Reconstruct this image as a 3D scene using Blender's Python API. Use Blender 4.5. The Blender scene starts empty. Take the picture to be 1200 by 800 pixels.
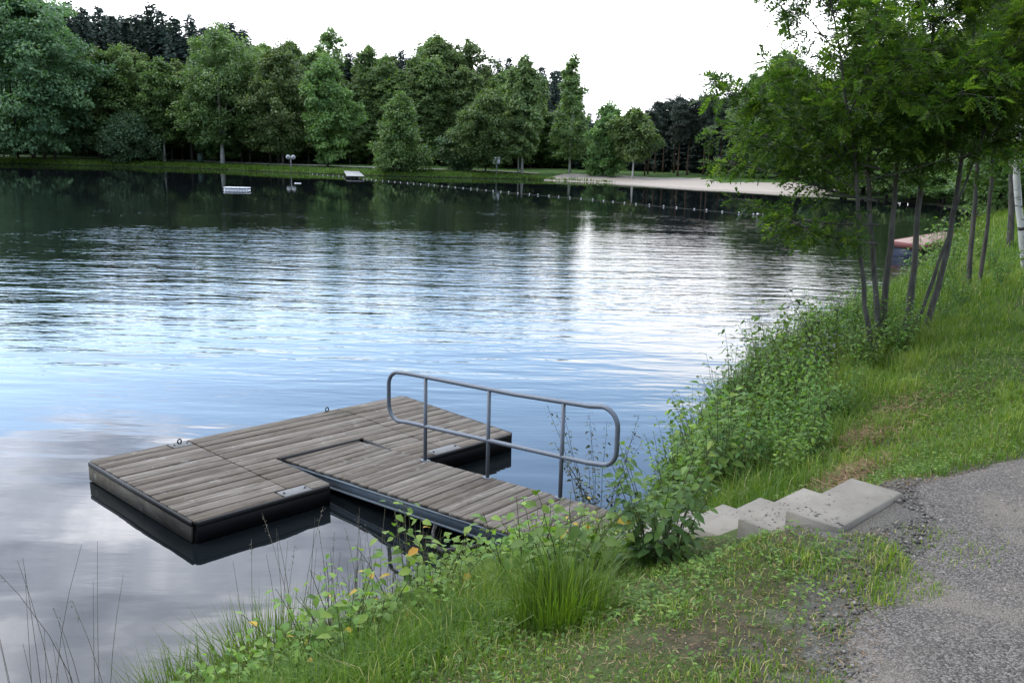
import bpy, math, random
import numpy as np
from mathutils import Matrix, Vector

rng = np.random.default_rng(7)
random.seed(7)
C = bpy.context.scene.collection
SC = bpy.context.scene

# ------------------------------------------------------------------ camera
F, HOR, ROLL, H = 1040.0, 176.0, math.radians(1.5), 3.62
PITCH = math.atan((400 - HOR) / F)
cam_d = bpy.data.cameras.new('camera'); cam = bpy.data.objects.new('camera', cam_d); C.objects.link(cam)
cam_d.sensor_width = 36; cam_d.lens = F / 1200 * 36; cam_d.clip_start = .05; cam_d.clip_end = 3000
cam.matrix_world = Matrix.Translation((0, 0, H)) @ (Matrix.Rotation(math.pi / 2 - PITCH, 4, 'X') @ Matrix.Rotation(ROLL, 4, 'Z'))
SC.camera = cam

def ray(x, y):
    a, b = (x - 600) / F, -(y - 400) / F
    a, b = a * math.cos(ROLL) - b * math.sin(ROLL), a * math.sin(ROLL) + b * math.cos(ROLL)
    return np.array([a, math.cos(PITCH) + b * math.sin(PITCH), -math.sin(PITCH) + b * math.cos(PITCH)])

def project(P):
    P = np.asarray(P, float); x, y, z = P[..., 0], P[..., 1], P[..., 2] - H
    f = y * math.cos(PITCH) - z * math.sin(PITCH); b = y * math.sin(PITCH) + z * math.cos(PITCH)
    f = np.where(f < .05, .05, f); a, b = x / f, b / f
    a, b = a * math.cos(ROLL) + b * math.sin(ROLL), -a * math.sin(ROLL) + b * math.cos(ROLL)
    return 600 + F * a, 400 - F * b, f

# ------------------------------------------------------------------ terrain
SHORE = np.array([(-150, -120), (-40, -32), (-10, -2.2), (-4.1, 2.2), (-2.35, 4.35), (-1.4, 5.45), (-.55, 6.35), (.65, 7.35), (1.55, 9.1),
    (2.5, 11.6), (4.2, 14.4), (6.4, 17.6), (9.3, 22.3), (12.6, 27.3), (17, 36), (21.5, 43.5), (28, 54), (34, 66), (35, 80), (29, 93), (21.5, 99.5),
    (10, 111.5), (-1, 115.5), (-17, 113.5), (-30, 117), (-45, 126), (-72, 125), (-140, 130), (-220, 60)], float)

def lake_dist(x, y):
    """signed distance to the shoreline, positive on land"""
    x = np.asarray(x, float); y = np.asarray(y, float)
    best = np.full(x.shape, 1e18); inside = np.zeros(x.shape, bool)
    n = len(SHORE)
    for i in range(n):
        ax, ay = SHORE[i]; bx, by = SHORE[(i + 1) % n]
        dx, dy = bx - ax, by - ay
        t = np.clip(((x - ax) * dx + (y - ay) * dy) / (dx * dx + dy * dy), 0, 1)
        best = np.minimum(best, (x - ax - t * dx) ** 2 + (y - ay - t * dy) ** 2)
        c = (ay > y) != (by > y)
        inside ^= c & (x < (bx - ax) * (y - ay) / (by - ay + 1e-12) + ax)
    d = np.sqrt(best)
    return np.where(inside, -d, d)

def sm(a, b, v):
    t = np.clip((v - a) / (b - a), 0, 1)
    return t * t * (3 - 2 * t)

_W = [(math.cos(a) * f, math.sin(a) * f, p, w) for a, f, p, w in zip(rng.uniform(0, 6.28, 22), 2.0 ** rng.uniform(-1, 3.2, 22), rng.uniform(0, 6.28, 22), [1] * 22)]
def noise2(x, y, s=1.0):
    o = 0
    for kx, ky, p, w in _W: o = o + np.sin(kx * x * s + ky * y * s + p + 1.7 * np.sin(ky * x * s * .6 - kx * y * s * .5 + p * 2))
    return o / 22 ** .5 / .75          # about unit variance

STEP_TOP = np.array([1.66, 4.44]); STEP_DIR = np.array([math.cos(math.radians(117)), math.sin(math.radians(117))])
STEP_SIDE = np.array([STEP_DIR[1], -STEP_DIR[0]])           # away from the camera's side (far edge)
TREAD = np.array([math.cos(math.radians(134)), math.sin(math.radians(134))]); TSIDE = np.array([TREAD[1], -TREAD[0]])      # each slab is laid turned against the flight
RUN, RISE, NSTEP, SW, STEP_Z = .345, .182, 8, .70, 1.885

def stair_coords(x, y):
    dx, dy = x - STEP_TOP[0], y - STEP_TOP[1]
    return dx * STEP_DIR[0] + dy * STEP_DIR[1], dx * STEP_SIDE[0] + dy * STEP_SIDE[1]

def ground_z(x, y):
    x = np.asarray(x, float); y = np.asarray(y, float)
    d = lake_dist(x, y)
    dp = np.maximum(d, 0)
    near = 1.80 * (1 - np.exp(-(dp / 1.62) ** 1.6)) + .09 * sm(2.2, 3.3, dp) + .003 * dp
    far = .45 * (1 - np.exp(-dp / .7)) + .35 * (1 - np.exp(-dp / 6)) + .012 * np.minimum(dp, 60)
    bch = .055 * np.minimum(dp, 16) + .01 * np.minimum(dp, 60)
    wb = sm(-4, 8, x) * sm(60, 75, y)
    wn = 1 - sm(40, 75, y)
    z = near * wn + (1 - wn) * (far * (1 - wb) + bch * wb)
    z = np.where(d < 0, np.maximum(d * .5, -1.5), z)
    amp = .025 * sm(.1, 1, d) * (1 - sm(30, 60, y))
    z = z + amp * noise2(x, y, .8)
    # cut for the stairs
    t, s = stair_coords(x, y)
    line = STEP_Z - .03 - RISE * np.clip(t + .1, 0, 99) / RUN
    line = line - .13 * sm(SW / 2 - .05, SW / 2 + .22, -s) * sm(-.1, .25, t)
    line = np.maximum(line, .22)
    k = (1 - sm(SW / 2 - .03, SW / 2 + np.where(s < 0, .10 + .90 * sm(-.12, .25, t) * (1 - sm(1.6, 2.4, t)), .22), np.abs(s))) * sm(-.40, -.2, t) * (1 - sm(4.0, 4.4, t))
    z = np.where((z > line) & (d > -.5), z * (1 - k) + line * k, z)
    # turf and gravel banked up against the stairs' near side
    berm = STEP_Z - .035 - RISE * np.clip(t - .02, 0, 99) / RUN
    kb = sm(-SW / 2 - .75, -SW / 2 - .2, s) * (1 - sm(-SW / 2 - .03, -SW / 2 + .02, s)) * sm(-.9, -.45, t) * (1 - sm(-.25, -.05, t))
    z = np.where(z < berm, z * (1 - kb) + berm * kb, z)
    # ground made up to the top slab
    ta_, sa_ = (x - STEP_TOP[0]) * TREAD[0] + (y - STEP_TOP[1]) * TREAD[1], (x - STEP_TOP[0]) * TSIDE[0] + (y - STEP_TOP[1]) * TSIDE[1]
    ox, oy = np.maximum(np.maximum(-.27 - ta_, ta_ - .0), 0), np.maximum(np.abs(sa_) - SW / 2 + .01, 0); od = np.hypot(ox, oy)
    kt = (1 - sm(.12, .75, od)) * (1 - sm(-.14, -.02, ta_))
    z = np.where(od > 0, z * (1 - kt) + np.maximum(z, STEP_Z - .022) * kt, np.minimum(z, STEP_Z - .05))
    # below the gangway's landward end
    gx, gy = x - GO[0], y - GO[1]
    gt, gs = gx * GD[0] + gy * GD[1], gx * GS[0] + gy * GS[1]
    kk = (1 - sm(.5, .85, np.abs(gs))) * sm(2.2, 2.6, gt) * (1 - sm(GL - .1, GL + .5, gt))
    return np.where(z > .2, z * (1 - kk) + .2 * kk, z)

GO = np.array([-2.07, 9.66]); GD = np.array([.757, -.653]); GD /= np.linalg.norm(GD); GS = np.array([-GD[1], GD[0]]); GL = 3.75

def gz(x, y): return float(ground_z(np.array([x]), np.array([y]))[0])

def ground_at(px, py):
    """where the line of sight through a photo pixel meets the ground"""
    d = ray(px, py); t = np.concatenate([np.arange(1, 40, .02), np.arange(40, 400, .25)])
    P = d[None] * t[:, None]; P[:, 2] += H
    below = P[:, 2] < np.maximum(ground_z(P[:, 0], P[:, 1]), 0)
    i = int(np.argmax(below)) if below.any() else len(t) - 1
    return P[i]

def spot(px, D, py=190):
    d = ray(px, py); return d[0] / d[1] * D, D

def height_to(px, py, x, y):
    d = ray(px, py); return H + d[2] * math.hypot(x, y) / math.hypot(d[0], d[1])

# ------------------------------------------------------------------ mesh helpers
class MB:
    def __init__(s): s.v, s.q, s.t, s.tint, s.n = [], [], [], [], 0
    def add(s, V, Q=None, T=None, tint=.5):
        V = np.asarray(V, np.float32).reshape(-1, 3)
        if Q is not None and len(Q): s.q.append(np.asarray(Q, np.int32).reshape(-1, 4) + s.n)
        if T is not None and len(T): s.t.append(np.asarray(T, np.int32).reshape(-1, 3) + s.n)
        s.v.append(V); s.tint.append(np.broadcast_to(np.asarray(tint, np.float32), (len(V),)).copy()); s.n += len(V)
        return s
    def mesh(s, name, mat, smooth=False):
        V = np.concatenate(s.v); me = bpy.data.meshes.new(name)
        Q = np.concatenate(s.q) if s.q else np.zeros((0, 4), np.int32); T = np.concatenate(s.t) if s.t else np.zeros((0, 3), np.int32)
        me.vertices.add(len(V)); me.vertices.foreach_set('co', V.ravel())
        me.loops.add(Q.size + T.size); me.loops.foreach_set('vertex_index', np.concatenate([Q.ravel(), T.ravel()]))
        me.polygons.add(len(Q) + len(T))
        me.polygons.foreach_set('loop_start', np.concatenate([np.arange(len(Q)) * 4, Q.size + np.arange(len(T)) * 3]).astype(np.int32))
        if smooth: me.polygons.foreach_set('use_smooth', np.ones(len(Q) + len(T), bool))
        me.update(calc_edges=True)
        a = me.attributes.new('tint', 'FLOAT', 'POINT'); a.data.foreach_set('value', np.concatenate(s.tint))
        me.materials.append(mat)
        return me
    def build(s, name, mat, parent=None, smooth=False): return link(name, s.mesh(name, mat, smooth), parent)

def link(name, me, parent=None):
    o = bpy.data.objects.new(name, me); C.objects.link(o)
    if parent is not None: o.parent = parent
    return o

def tag(o, label=None, cat=None, group=None, kind=None):
    if label: o['label'] = label
    if cat: o['category'] = cat
    if group: o['group'] = group
    if kind: o['kind'] = kind
    return o

def thing(name, loc, rz=0, label=None, cat=None, group=None):
    o = bpy.data.objects.new(name, None); C.objects.link(o); o.location = loc; o.rotation_euler = (0, 0, rz); o.empty_display_size = .2
    return tag(o, label, cat, group)

def copy_thing(src, loc, rz, scale=(1, 1, 1), label=None, group=None):
    r = src.copy(); C.objects.link(r); r.location = loc; r.rotation_euler = (0, 0, rz); r.scale = scale
    if label: r['label'] = label
    if group: r['group'] = group
    for ch in list(src.children):
        c = ch.copy(); C.objects.link(c); c.parent = r
        for g in list(ch.children):
            e = g.copy(); C.objects.link(e); e.parent = c
    return r

BOXQ = [(0, 3, 2, 1), (4, 5, 6, 7), (0, 1, 5, 4), (1, 2, 6, 5), (2, 3, 7, 6), (3, 0, 4, 7)]
def prism(mb, quad_xy, z0, z1, tint=.5, bev=.006):
    """a board/block whose plan is the quad (counter-clockwise), top edges slightly bevelled; z1 may be four values"""
    q = np.array(quad_xy, float); c = q.mean(0); z1 = np.broadcast_to(np.asarray(z1, float), (4,)); z0 = np.broadcast_to(np.asarray(z0, float), (4,))
    e = np.array([np.linalg.norm(q[(i + 1) % 4] - q[i]) for i in range(4)]).min(); k = 1 - 2 * bev / max(e, 1e-3)
    inn = np.empty_like(q)
    for i in range(4):
        a, b = q[i - 1] - q[i], q[(i + 1) % 4] - q[i]; a /= np.linalg.norm(a); b /= np.linalg.norm(b); inn[i] = q[i] + (a + b) * bev
    V = np.concatenate([np.c_[q, z0], np.c_[q, z1 - bev], np.c_[inn, z1]])
    Q = [(0, 3, 2, 1), (8, 9, 10, 11)] + [(i, (i + 1) % 4, 4 + (i + 1) % 4, 4 + i) for i in range(4)] + [(4 + i, 4 + (i + 1) % 4, 8 + (i + 1) % 4, 8 + i) for i in range(4)]
    mb.add(V, Q, None, tint); return mb

def tube(mb, P, R, sides=8, tint=.5, caps=True, closed=False):
    P = np.asarray(P, float); n = len(P); R = np.broadcast_to(np.asarray(R, float), (n,))
    T = np.empty_like(P)
    if closed: T = np.roll(P, -1, 0) - np.roll(P, 1, 0)
    else:
        T[1:-1] = P[2:] - P[:-2]; T[0] = P[1] - P[0]; T[-1] = P[-1] - P[-2]
    T /= np.linalg.norm(T, axis=1)[:, None] + 1e-9
    u = np.cross(T[0], [0, 0, 1.]); u = u if np.linalg.norm(u) > .1 else np.cross(T[0], [1., 0, 0]); u /= np.linalg.norm(u)
    V = []; a = np.arange(sides) * 2 * math.pi / sides
    for i in range(n):
        u = u - T[i] * (u @ T[i]); u /= np.linalg.norm(u) + 1e-9; w = np.cross(T[i], u)
        V.append(P[i] + R[i] * (np.cos(a)[:, None] * u + np.sin(a)[:, None] * w))
    Q = []
    for i in range(n if closed else n - 1):
        j = (i + 1) % n
        for k in range(sides): Q.append((i * sides + k, i * sides + (k + 1) % sides, j * sides + (k + 1) % sides, j * sides + k))
    V = np.concatenate(V); Tt = []
    if caps and not closed:
        V = np.r_[V, P[:1], P[-1:]]; b = n * sides
        Tt = [(b, (k + 1) % sides, k) for k in range(sides)] + [(b + 1, (n - 1) * sides + k, (n - 1) * sides + (k + 1) % sides) for k in range(sides)]
    mb.add(V, Q, Tt, tint); return mb

def norm(a): return a / (np.linalg.norm(a, axis=-1, keepdims=True) + 1e-9)

def cards(mb, P, A, N, L, W, tint, fold=.0):
    """diamond leaves at P along A with normal N"""
    A = norm(A); S = norm(np.cross(N, A)); N = np.cross(A, S); L = np.asarray(L)[..., None] * np.ones((len(P), 1)); W = np.asarray(W)[..., None] * np.ones((len(P), 1))
    m = P + A * L * .45 
    V = np.stack([P, m + S * W * .5 - N * W * fold, P + A * L, m - S * W * .5 - N * W * fold], 1).reshape(-1, 3)
    Q = np.arange(len(P) * 4).reshape(-1, 4)
    mb.add(V, Q, None, np.repeat(np.broadcast_to(tint, (len(P),)), 4)); return mb

LF = np.array([(0, 0, 0), (.32, .42, .05), (.32, 0, 0), (.32, -.42, .05), (.68, .33, -.02), (.68, 0, -.05), (.68, -.33, -.02), (1, 0, -.16)])
LQ = np.array([(2, 5, 4, 1), (2, 3, 6, 5)]); LT = np.array([(0, 2, 1), (0, 3, 2), (5, 7, 4), (5, 6, 7)])
def leaves(mb, P, A, N, L, W, tint):
    """broad leaves, folded along the midrib and curling at the tip"""
    n = len(P); A = norm(A); S = norm(np.cross(N, A)); N = np.cross(A, S)
    L = np.broadcast_to(L, (n,)); W = np.broadcast_to(W, (n,))
    V = P[:, None] + A[:, None] * (LF[None, :, 0:1] * L[:, None, None]) + S[:, None] * (LF[None, :, 1:2] * W[:, None, None]) + N[:, None] * (LF[None, :, 2:3] * L[:, None, None] * 1.4)
    o = (np.arange(n) * 8)[:, None, None]
    mb.add(V.reshape(-1, 3), (LQ[None] + o).reshape(-1, 4), (LT[None] + o).reshape(-1, 3), np.repeat(np.broadcast_to(tint, (n,)), 8)); return mb

def blades(mb, P, h, w, az, lean, tint):
    n = len(P); dx = np.c_[np.cos(az), np.sin(az), np.zeros(n)]; sd = np.c_[-np.sin(az), np.cos(az), np.zeros(n)]
    h = h[:, None]; w = w[:, None]; lean = lean[:, None]; up = np.array([0, 0, 1.])
    b0, b1 = P - sd * w * .5, P + sd * w * .5
    m = P + up * h * .55 + dx * h * lean * .3; tp = P + up * h * (1 - .35 * lean) + dx * h * lean
    V = np.stack([b0, b1, m + sd * w * .4, m - sd * w * .4, tp], 1).reshape(-1, 3); o = (np.arange(n) * 5)[:, None]
    mb.add(V, np.array([(0, 1, 2, 3)]) + o, np.array([(3, 2, 4)]) + o, np.repeat(tint, 5)); return mb

# ------------------------------------------------------------------ materials
def nodes(name):
    m = bpy.data.materials.new(name); m.use_nodes = True; t = m.node_tree; t.nodes.clear(); return m, t
def N(t, typ, **kw):
    n = t.nodes.new(typ)
    for k, v in kw.items():
        if k.startswith('i_'): n.inputs[int(k[2:]) if k[2:].isdigit() else k[2:].replace('_', ' ')].default_value = v
        else: setattr(n, k, v)
    return n
def L(t, a, b): t.links.new(a, b)
def ramp(t, fac, stops, interp='LINEAR'):
    r = N(t, 'ShaderNodeValToRGB'); r.color_ramp.interpolation = interp; e = r.color_ramp.elements
    while len(e) < len(stops): e.new(.5)
    for el, (p, c) in zip(e, stops): el.position = p; el.color = (*c, 1) if len(c) == 3 else c
    L(t, fac, r.inputs[0]); return r.outputs[0]
def mixc(t, f, a, b, mode='MIX'):
    n = N(t, 'ShaderNodeMix', data_type='RGBA', blend_type=mode)
    for v, i in ((f, 0), (a, 6), (b, 7)):
        if hasattr(v, 'links'): L(t, v, n.inputs[i])
        else: n.inputs[i].default_value = v if i == 0 else (*v, 1)
    return n.outputs[2]
def math_(t, op, a, b=None, c=None, clamp=False):
    n = N(t, 'ShaderNodeMath', operation=op, use_clamp=clamp)
    for i, v in enumerate((a, b, c)):
        if v is None: continue
        if hasattr(v, 'links'): L(t, v, n.inputs[i])
        else: n.inputs[i].default_value = v
    return n.outputs[0]
def maprange(t, v, a, b, c=0, d=1, smooth=True):
    n = N(t, 'ShaderNodeMapRange', interpolation_type='SMOOTHSTEP' if smooth else 'LINEAR'); L(t, v, n.inputs[0])
    for i, x in enumerate((a, b, c, d)): n.inputs[i + 1].default_value = x
    return n.outputs[0]
def noise(t, vec, scale, detail=4, rough=.55, dist=0):
    n = N(t, 'ShaderNodeTexNoise'); L(t, vec, n.inputs['Vector']); n.inputs['Scale'].default_value = scale; n.inputs['Detail'].default_value = detail
    n.inputs['Roughness'].default_value = rough; n.inputs['Distortion'].default_value = dist; return n.outputs['Fac']
def pos(t): return N(t, 'ShaderNodeNewGeometry').outputs['Position']
def objco(t): return N(t, 'ShaderNodeTexCoord').outputs['Object']
def mapping(t, v, scale=(1, 1, 1), rot=(0, 0, 0), loc=(0, 0, 0)):
    n = N(t, 'ShaderNodeMapping'); L(t, v, n.inputs[0]); n.inputs['Scale'].default_value = scale; n.inputs['Rotation'].default_value = rot; n.inputs['Location'].default_value = loc; return n.outputs[0]
def bump(t, h, dist, strength=1, nrm=None):
    n = N(t, 'ShaderNodeBump'); L(t, h, n.inputs['Height']); n.inputs['Distance'].default_value = dist; n.inputs['Strength'].default_value = strength
    if nrm is not None: L(t, nrm, n.inputs['Normal'])
    return n.outputs[0]
def principled(t, col, rough=.7, spec=.3, metal=0, nrm=None):
    p = N(t, 'ShaderNodeBsdfPrincipled')
    for v, k in ((col, 'Base Color'), (rough, 'Roughness'), (spec, 'Specular IOR Level'), (metal, 'Metallic')):
        if hasattr(v, 'links'): L(t, v, p.inputs[k])
        else: p.inputs[k].default_value = (*v, 1) if k == 'Base Color' else v
    if nrm is not None: L(t, nrm, p.inputs['Normal'])
    return p
def out(t, s): L(t, s, N(t, 'ShaderNodeOutputMaterial').inputs['Surface'])
def tint(t): return N(t, 'ShaderNodeAttribute', attribute_name='tint').outputs['Fac']

def leaf_mat(name, stops, transl=.35, rough=.5, spec=.3, vary=.25, tr_boost=(1.35, 1.5, .6)):
    m, t = nodes(name)
    c = ramp(t, tint(t), stops)
    oi = N(t, 'ShaderNodeObjectInfo').outputs['Random']
    hs = N(t, 'ShaderNodeHueSaturation'); L(t, c, hs.inputs['Color']); L(t, maprange(t, oi, 0, 1, 1 - vary, 1 + vary, False), hs.inputs['Value'])
    L(t, maprange(t, oi, 0, 1, .488, .508, False), hs.inputs['Hue'])
    c = hs.outputs[0]
    p = principled(t, c, rough, spec)
    tr = N(t, 'ShaderNodeBsdfTranslucent'); L(t, mixc(t, 1, c, tr_boost, 'MULTIPLY'), tr.inputs['Color'])
    mx = N(t, 'ShaderNodeMixShader'); mx.inputs[0].default_value = transl; L(t, p.outputs[0], mx.inputs[1]); L(t, tr.outputs[0], mx.inputs[2]); out(t, mx.outputs[0])
    return m

M = {}
M['spruce'] = leaf_mat('spruce_needles', [(0, (.020, .038, .030)), (1, (.050, .078, .058))], .1, .6, .2)
M['pine'] = leaf_mat('pine_needles', [(0, (.030, .046, .036)), (1, (.070, .092, .066))], .1, .6, .2)
M['birch'] = leaf_mat('birch_leaves', [(0, (.085, .140, .050)), (1, (.185, .260, .090))], .3)
M['alder'] = leaf_mat('alder_leaves', [(0, (.078, .145, .050)), (1, (.175, .265, .085))], .3)
M['willow'] = leaf_mat('willow_leaves', [(0, (.062, .130, .066)), (1, (.145, .245, .115))], .3)
M['rowan'] = leaf_mat('rowan_leaves', [(0, (.034, .076, .016)), (.6, (.074, .140, .025)), (1, (.175, .255, .042))], .55, .5, .25, .1)
M['weed'] = leaf_mat('weed_leaves', [(0, (.055, .115, .022)), (.55, (.115, .205, .036)), (.93, (.215, .310, .060)), (.955, (.44, .33, .04)), (1, (.52, .28, .05))], .38, .5, .22, .15)
M['nettle'] = leaf_mat('shrub_leaves', [(0, (.042, .100, .026)), (.6, (.085, .172, .038)), (1, (.165, .265, .060))], .34, .5, .22, .25)
M['dark_shrub'] = leaf_mat('dark_leaves', [(0, (.018, .030, .016)), (.7, (.038, .058, .026)), (1, (.075, .105, .038))], .2, .4, .4, .1)
M['grass'] = leaf_mat('grass_blades', [(0, (.040, .084, .011)), (.5, (.102, .175, .020)), (.85, (.205, .265, .042)), (.9, (.34, .31, .12)), (1, (.42, .36, .19))], .4, .5, .3, 0)
M['straw'] = leaf_mat('dry_grass', [(0, (.10, .065, .032)), (.5, (.23, .155, .075)), (1, (.40, .30, .17))], .15, .7, .2, .1, (1, 1, 1))
M['stalk'] = leaf_mat('dry_stalks', [(0, (.09, .078, .06)), (1, (.26, .23, .16))], .1, .7, .2, .1, (1, 1, 1))

def bark_mat(name, a, b, sc=6, birch=False):
    m, t = nodes(name); o = objco(t)
    n1 = noise(t, mapping(t, o, (1, 1, .25)), sc * 3, 5, .6)
    c = ramp(t, n1, [(.3, a), (.7, b)])
    if birch:
        n2 = noise(t, mapping(t, o, (.7, .7, 3.0)), sc * .9, 3, .6)
        c = mixc(t, maprange(t, n2, .57, .63), c, (.035, .032, .030))
    out(t, principled(t, c, .85, .2, 0, bump(t, n1, .01, .6)).outputs[0]); return m
M['bark'] = bark_mat('grey_bark', (.040, .036, .030), (.105, .098, .082))
M['bark_dark'] = bark_mat('dark_bark', (.018, .015, .012), (.05, .042, .035))
M['bark_pine'] = bark_mat('pine_bark', (.06, .038, .028), (.14, .085, .06))
M['bark_birch'] = bark_mat('birch_bark', (.36, .35, .32), (.56, .55, .52), 4, True)
M['stem'] = bark_mat('green_stem', (.045, .055, .022), (.085, .080, .035), 10)

# weathered deck boards: grain runs along the boards (local frame turned to the board direction)
def wood_mat(name, ang, dark, mid, light):
    m, t = nodes(name); p = pos(t); r = mapping(t, p, (1, 1, 1), (0, 0, -ang))
    g = noise(t, mapping(t, r, (1.6, 30, 4)), 1, 6, .7, .3)
    big = noise(t, r, 1.3, 4, .6); sp = noise(t, r, 26, 3, .7)
    c = ramp(t, g, [(.28, dark), (.5, mid), (.75, light)])
    c = mixc(t, maprange(t, tint(t), 0, 1, .0, .95, False), c, mixc(t, 1, c, (.62, .57, .52), 'MULTIPLY'))
    c = mixc(t, maprange(t, big, .52, .72, 0, .6), c, mixc(t, 1, c, (.60, .60, .44), 'MULTIPLY'))       # algae and damp
    c = mixc(t, maprange(t, sp, .60, .72, 0, .6), c, (.050, .045, .040))
    stn = noise(t, mapping(t, r, (1.6, 3.2, 1)), 1.4, 7, .72, .4); c = mixc(t, maprange(t, stn, .50, .68, 0, .62), c, mixc(t, 1, c, (.42, .39, .33), 'MULTIPLY'))
    c = mixc(t, maprange(t, noise(t, r, 7, 5, .7), .60, .70, 0, .4), c, (.30, .29, .265))
    out(t, principled(t, c, .82, .25, 0, bump(t, g, .006, .8)).outputs[0]); return m
UDIR = math.atan2(10.35 - 8.35, 0.04 - -2.87 + .35)
M['wood'] = wood_mat('weathered_boards', math.radians(43.5), (.052, .042, .032), (.136, .117, .094), (.255, .228, .192))
M['wood2'] = wood_mat('gangway_boards', math.radians(48.5), (.054, .045, .035), (.134, .116, .095), (.248, .222, .188))
M['fascia'] = wood_mat('side_boards', math.radians(-44), (.032, .028, .022), (.088, .080, .064), (.175, .16, .14))

def simple(name, col, rough=.6, spec=.4, metal=0, var=.25, sc=8, bmp=.0):
    m, t = nodes(name); o = pos(t); n = noise(t, o, sc, 5, .65)
    c = mixc(t, n, tuple(x * (1 - var) for x in col), tuple(min(1, x * (1 + var)) for x in col))
    out(t, principled(t, c, rough, spec, metal, bump(t, n, bmp) if bmp else None).outputs[0]); return m
M['black'] = simple('black_float_plastic', (.007, .007, .008), .6, .12)
M['rubber'] = simple('black_rubber_strip', (.022, .021, .020), .6, .3)
M['galv'] = simple('galvanised_tube', (.115, .130, .152), .5, .4, .35, .18, 30)
M['plate'] = simple('galvanised_plate', (.15, .15, .145), .75, .2, 0, .4, 18)
M['beam'] = simple('painted_steel_beam', (.085, .105, .125), .5, .4, .1, .35, 9)
M['iron'] = simple('dark_iron', (.03, .03, .032), .6, .4, .5)
M['white'] = simple('white_plastic', (.72, .73, .74), .5, .4, 0, .08)
M['white_dirty'] = simple('white_raft_boards', (.55, .56, .58), .6, .3, 0, .2, 3)
M['signwhite'] = simple('weathered_sign_white', (.50, .51, .50), .6, .3, 0, .1)
M['signgrey'] = simple('grey_sign_post', (.25, .26, .27), .6, .4, .2)
M['binmat'] = simple('dark_green_bin', (.035, .06, .045), .6, .3)
M['pink'] = simple('faded_red_deck', (.29, .195, .165), .8, .2, 0, .12, 6)
M['redtrim'] = simple('red_edge_board', (.16, .055, .05), .7, .3)
M['bluefloat'] = simple('blue_black_float', (.022, .030, .055), .5, .4)
M['jetty'] = simple('grey_jetty_boards', (.30, .30, .29), .8, .2, 0, .2, 3)
M['rope'] = simple('dark_rope', (.06, .06, .055), .9, .1)

def concrete():
    m, t = nodes('concrete_step'); o = pos(t)
    a, b, s = noise(t, o, 3, 5, .6), noise(t, o, 120, 3, .6), noise(t, o, 38, 2, .5)
    c = ramp(t, a, [(.3, (.140, .124, .099)), (.7, (.235, .213, .174))])
    c = mixc(t, maprange(t, b, .35, .7, .0, .45), c, (.19, .18, .16)); c = mixc(t, maprange(t, noise(t, o, 5.5, 6, .7), .5, .72, 0, .6), c, (.15, .135, .105)); c = mixc(t, maprange(t, s, .66, .72, 0, .7), c, (.07, .06, .045))
    out(t, principled(t, c, .9, .2, 0, bump(t, b, .004, .6)).outputs[0]); return m
M['concrete'] = concrete()

def soil():
    m, t = nodes('bank_soil'); o = pos(t)
    a, b, c2 = noise(t, o, .9, 5, .65), noise(t, o, 16, 6, .7), noise(t, o, 70, 4, .7)
    c = ramp(t, b, [(.28, (.028, .023, .014)), (.55, (.075, .061, .038)), (.8, (.150, .122, .078))])
    c = mixc(t, maprange(t, a, .36, .54, 0, .85), c, ramp(t, c2, [(.3, (.030, .052, .012)), (.7, (.085, .125, .030))]))
    far = N(t, 'ShaderNodeSeparateXYZ'); L(t, o, far.inputs[0])
    g = ramp(t, noise(t, o, .35, 6, .7), [(.3, (.035, .075, .018)), (.7, (.085, .150, .036))])
    c = mixc(t, maprange(t, far.outputs[1], 9, 16), c, g)
    gm_ = math_(t, 'ADD', tint(t), math_(t, 'MULTIPLY', math_(t, 'SUBTRACT', noise(t, o, 4.5, 5, .7), .5), .9))
    c = mixc(t, maprange(t, gm_, .22, .46, 0, .85), c, ramp(t, noise(t, o, 110, 2, .6), [(.35, (.060, .054, .046)), (.5, (.115, .106, .094)), (.68, (.20, .19, .172))]))
    wet = maprange(t, far.outputs[2], -.02, .22, 0, 1)
    c = mixc(t, wet, (.012, .011, .009), c)
    out(t, principled(t, c, .95, .15, 0, bump(t, c2, .02, .8, bump(t, b, .03, .7))).outputs[0]); return m
M['soil'] = soil()

def gravel():
    m, t = nodes('gravel_bed'); o = pos(t)
    v = N(t, 'ShaderNodeTexVoronoi'); L(t, o, v.inputs['Vector']); v.inputs['Scale'].default_value = 120
    a, b = noise(t, o, 1.2, 4, .6), noise(t, o, 190, 2, .6)
    sp = N(t, 'ShaderNodeSeparateColor'); L(t, v.outputs['Color'], sp.inputs[0])
    c = ramp(t, sp.outputs[0], [(.0, (.055, .048, .041)), (.5, (.118, .105, .091)), (1, (.215, .194, .170))])
    c = mixc(t, maprange(t, v.outputs['Distance'], .35, .9, 0, .55), c, (.045, .042, .040))
    c = mixc(t, maprange(t, a, .46, .66, 0, .7), c, mixc(t, b, (.135, .115, .090), (.23, .205, .165)))
    out(t, principled(t, c, .95, .2, 0, bump(t, v.outputs['Distance'], -.008, 1, bump(t, b, .003))).outputs[0]); return m
M['gravel'] = gravel()
def stone():
    m, t = nodes('gravel_stones'); c = ramp(t, tint(t), [(0, (.045, .041, .037)), (.5, (.128, .116, .102)), (1, (.27, .25, .225))])
    out(t, principled(t, c, .9, .2, 0, bump(t, noise(t, pos(t), 220, 2), .002)).outputs[0]); return m
M['stone'] = stone()
M['sand'] = simple('beach_sand', (.36, .315, .265), .95, .1, 0, .14, 1.1)
M['farpath'] = simple('pale_path', (.36, .34, .31), .95, .1, 0, .15, 1.5)

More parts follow.
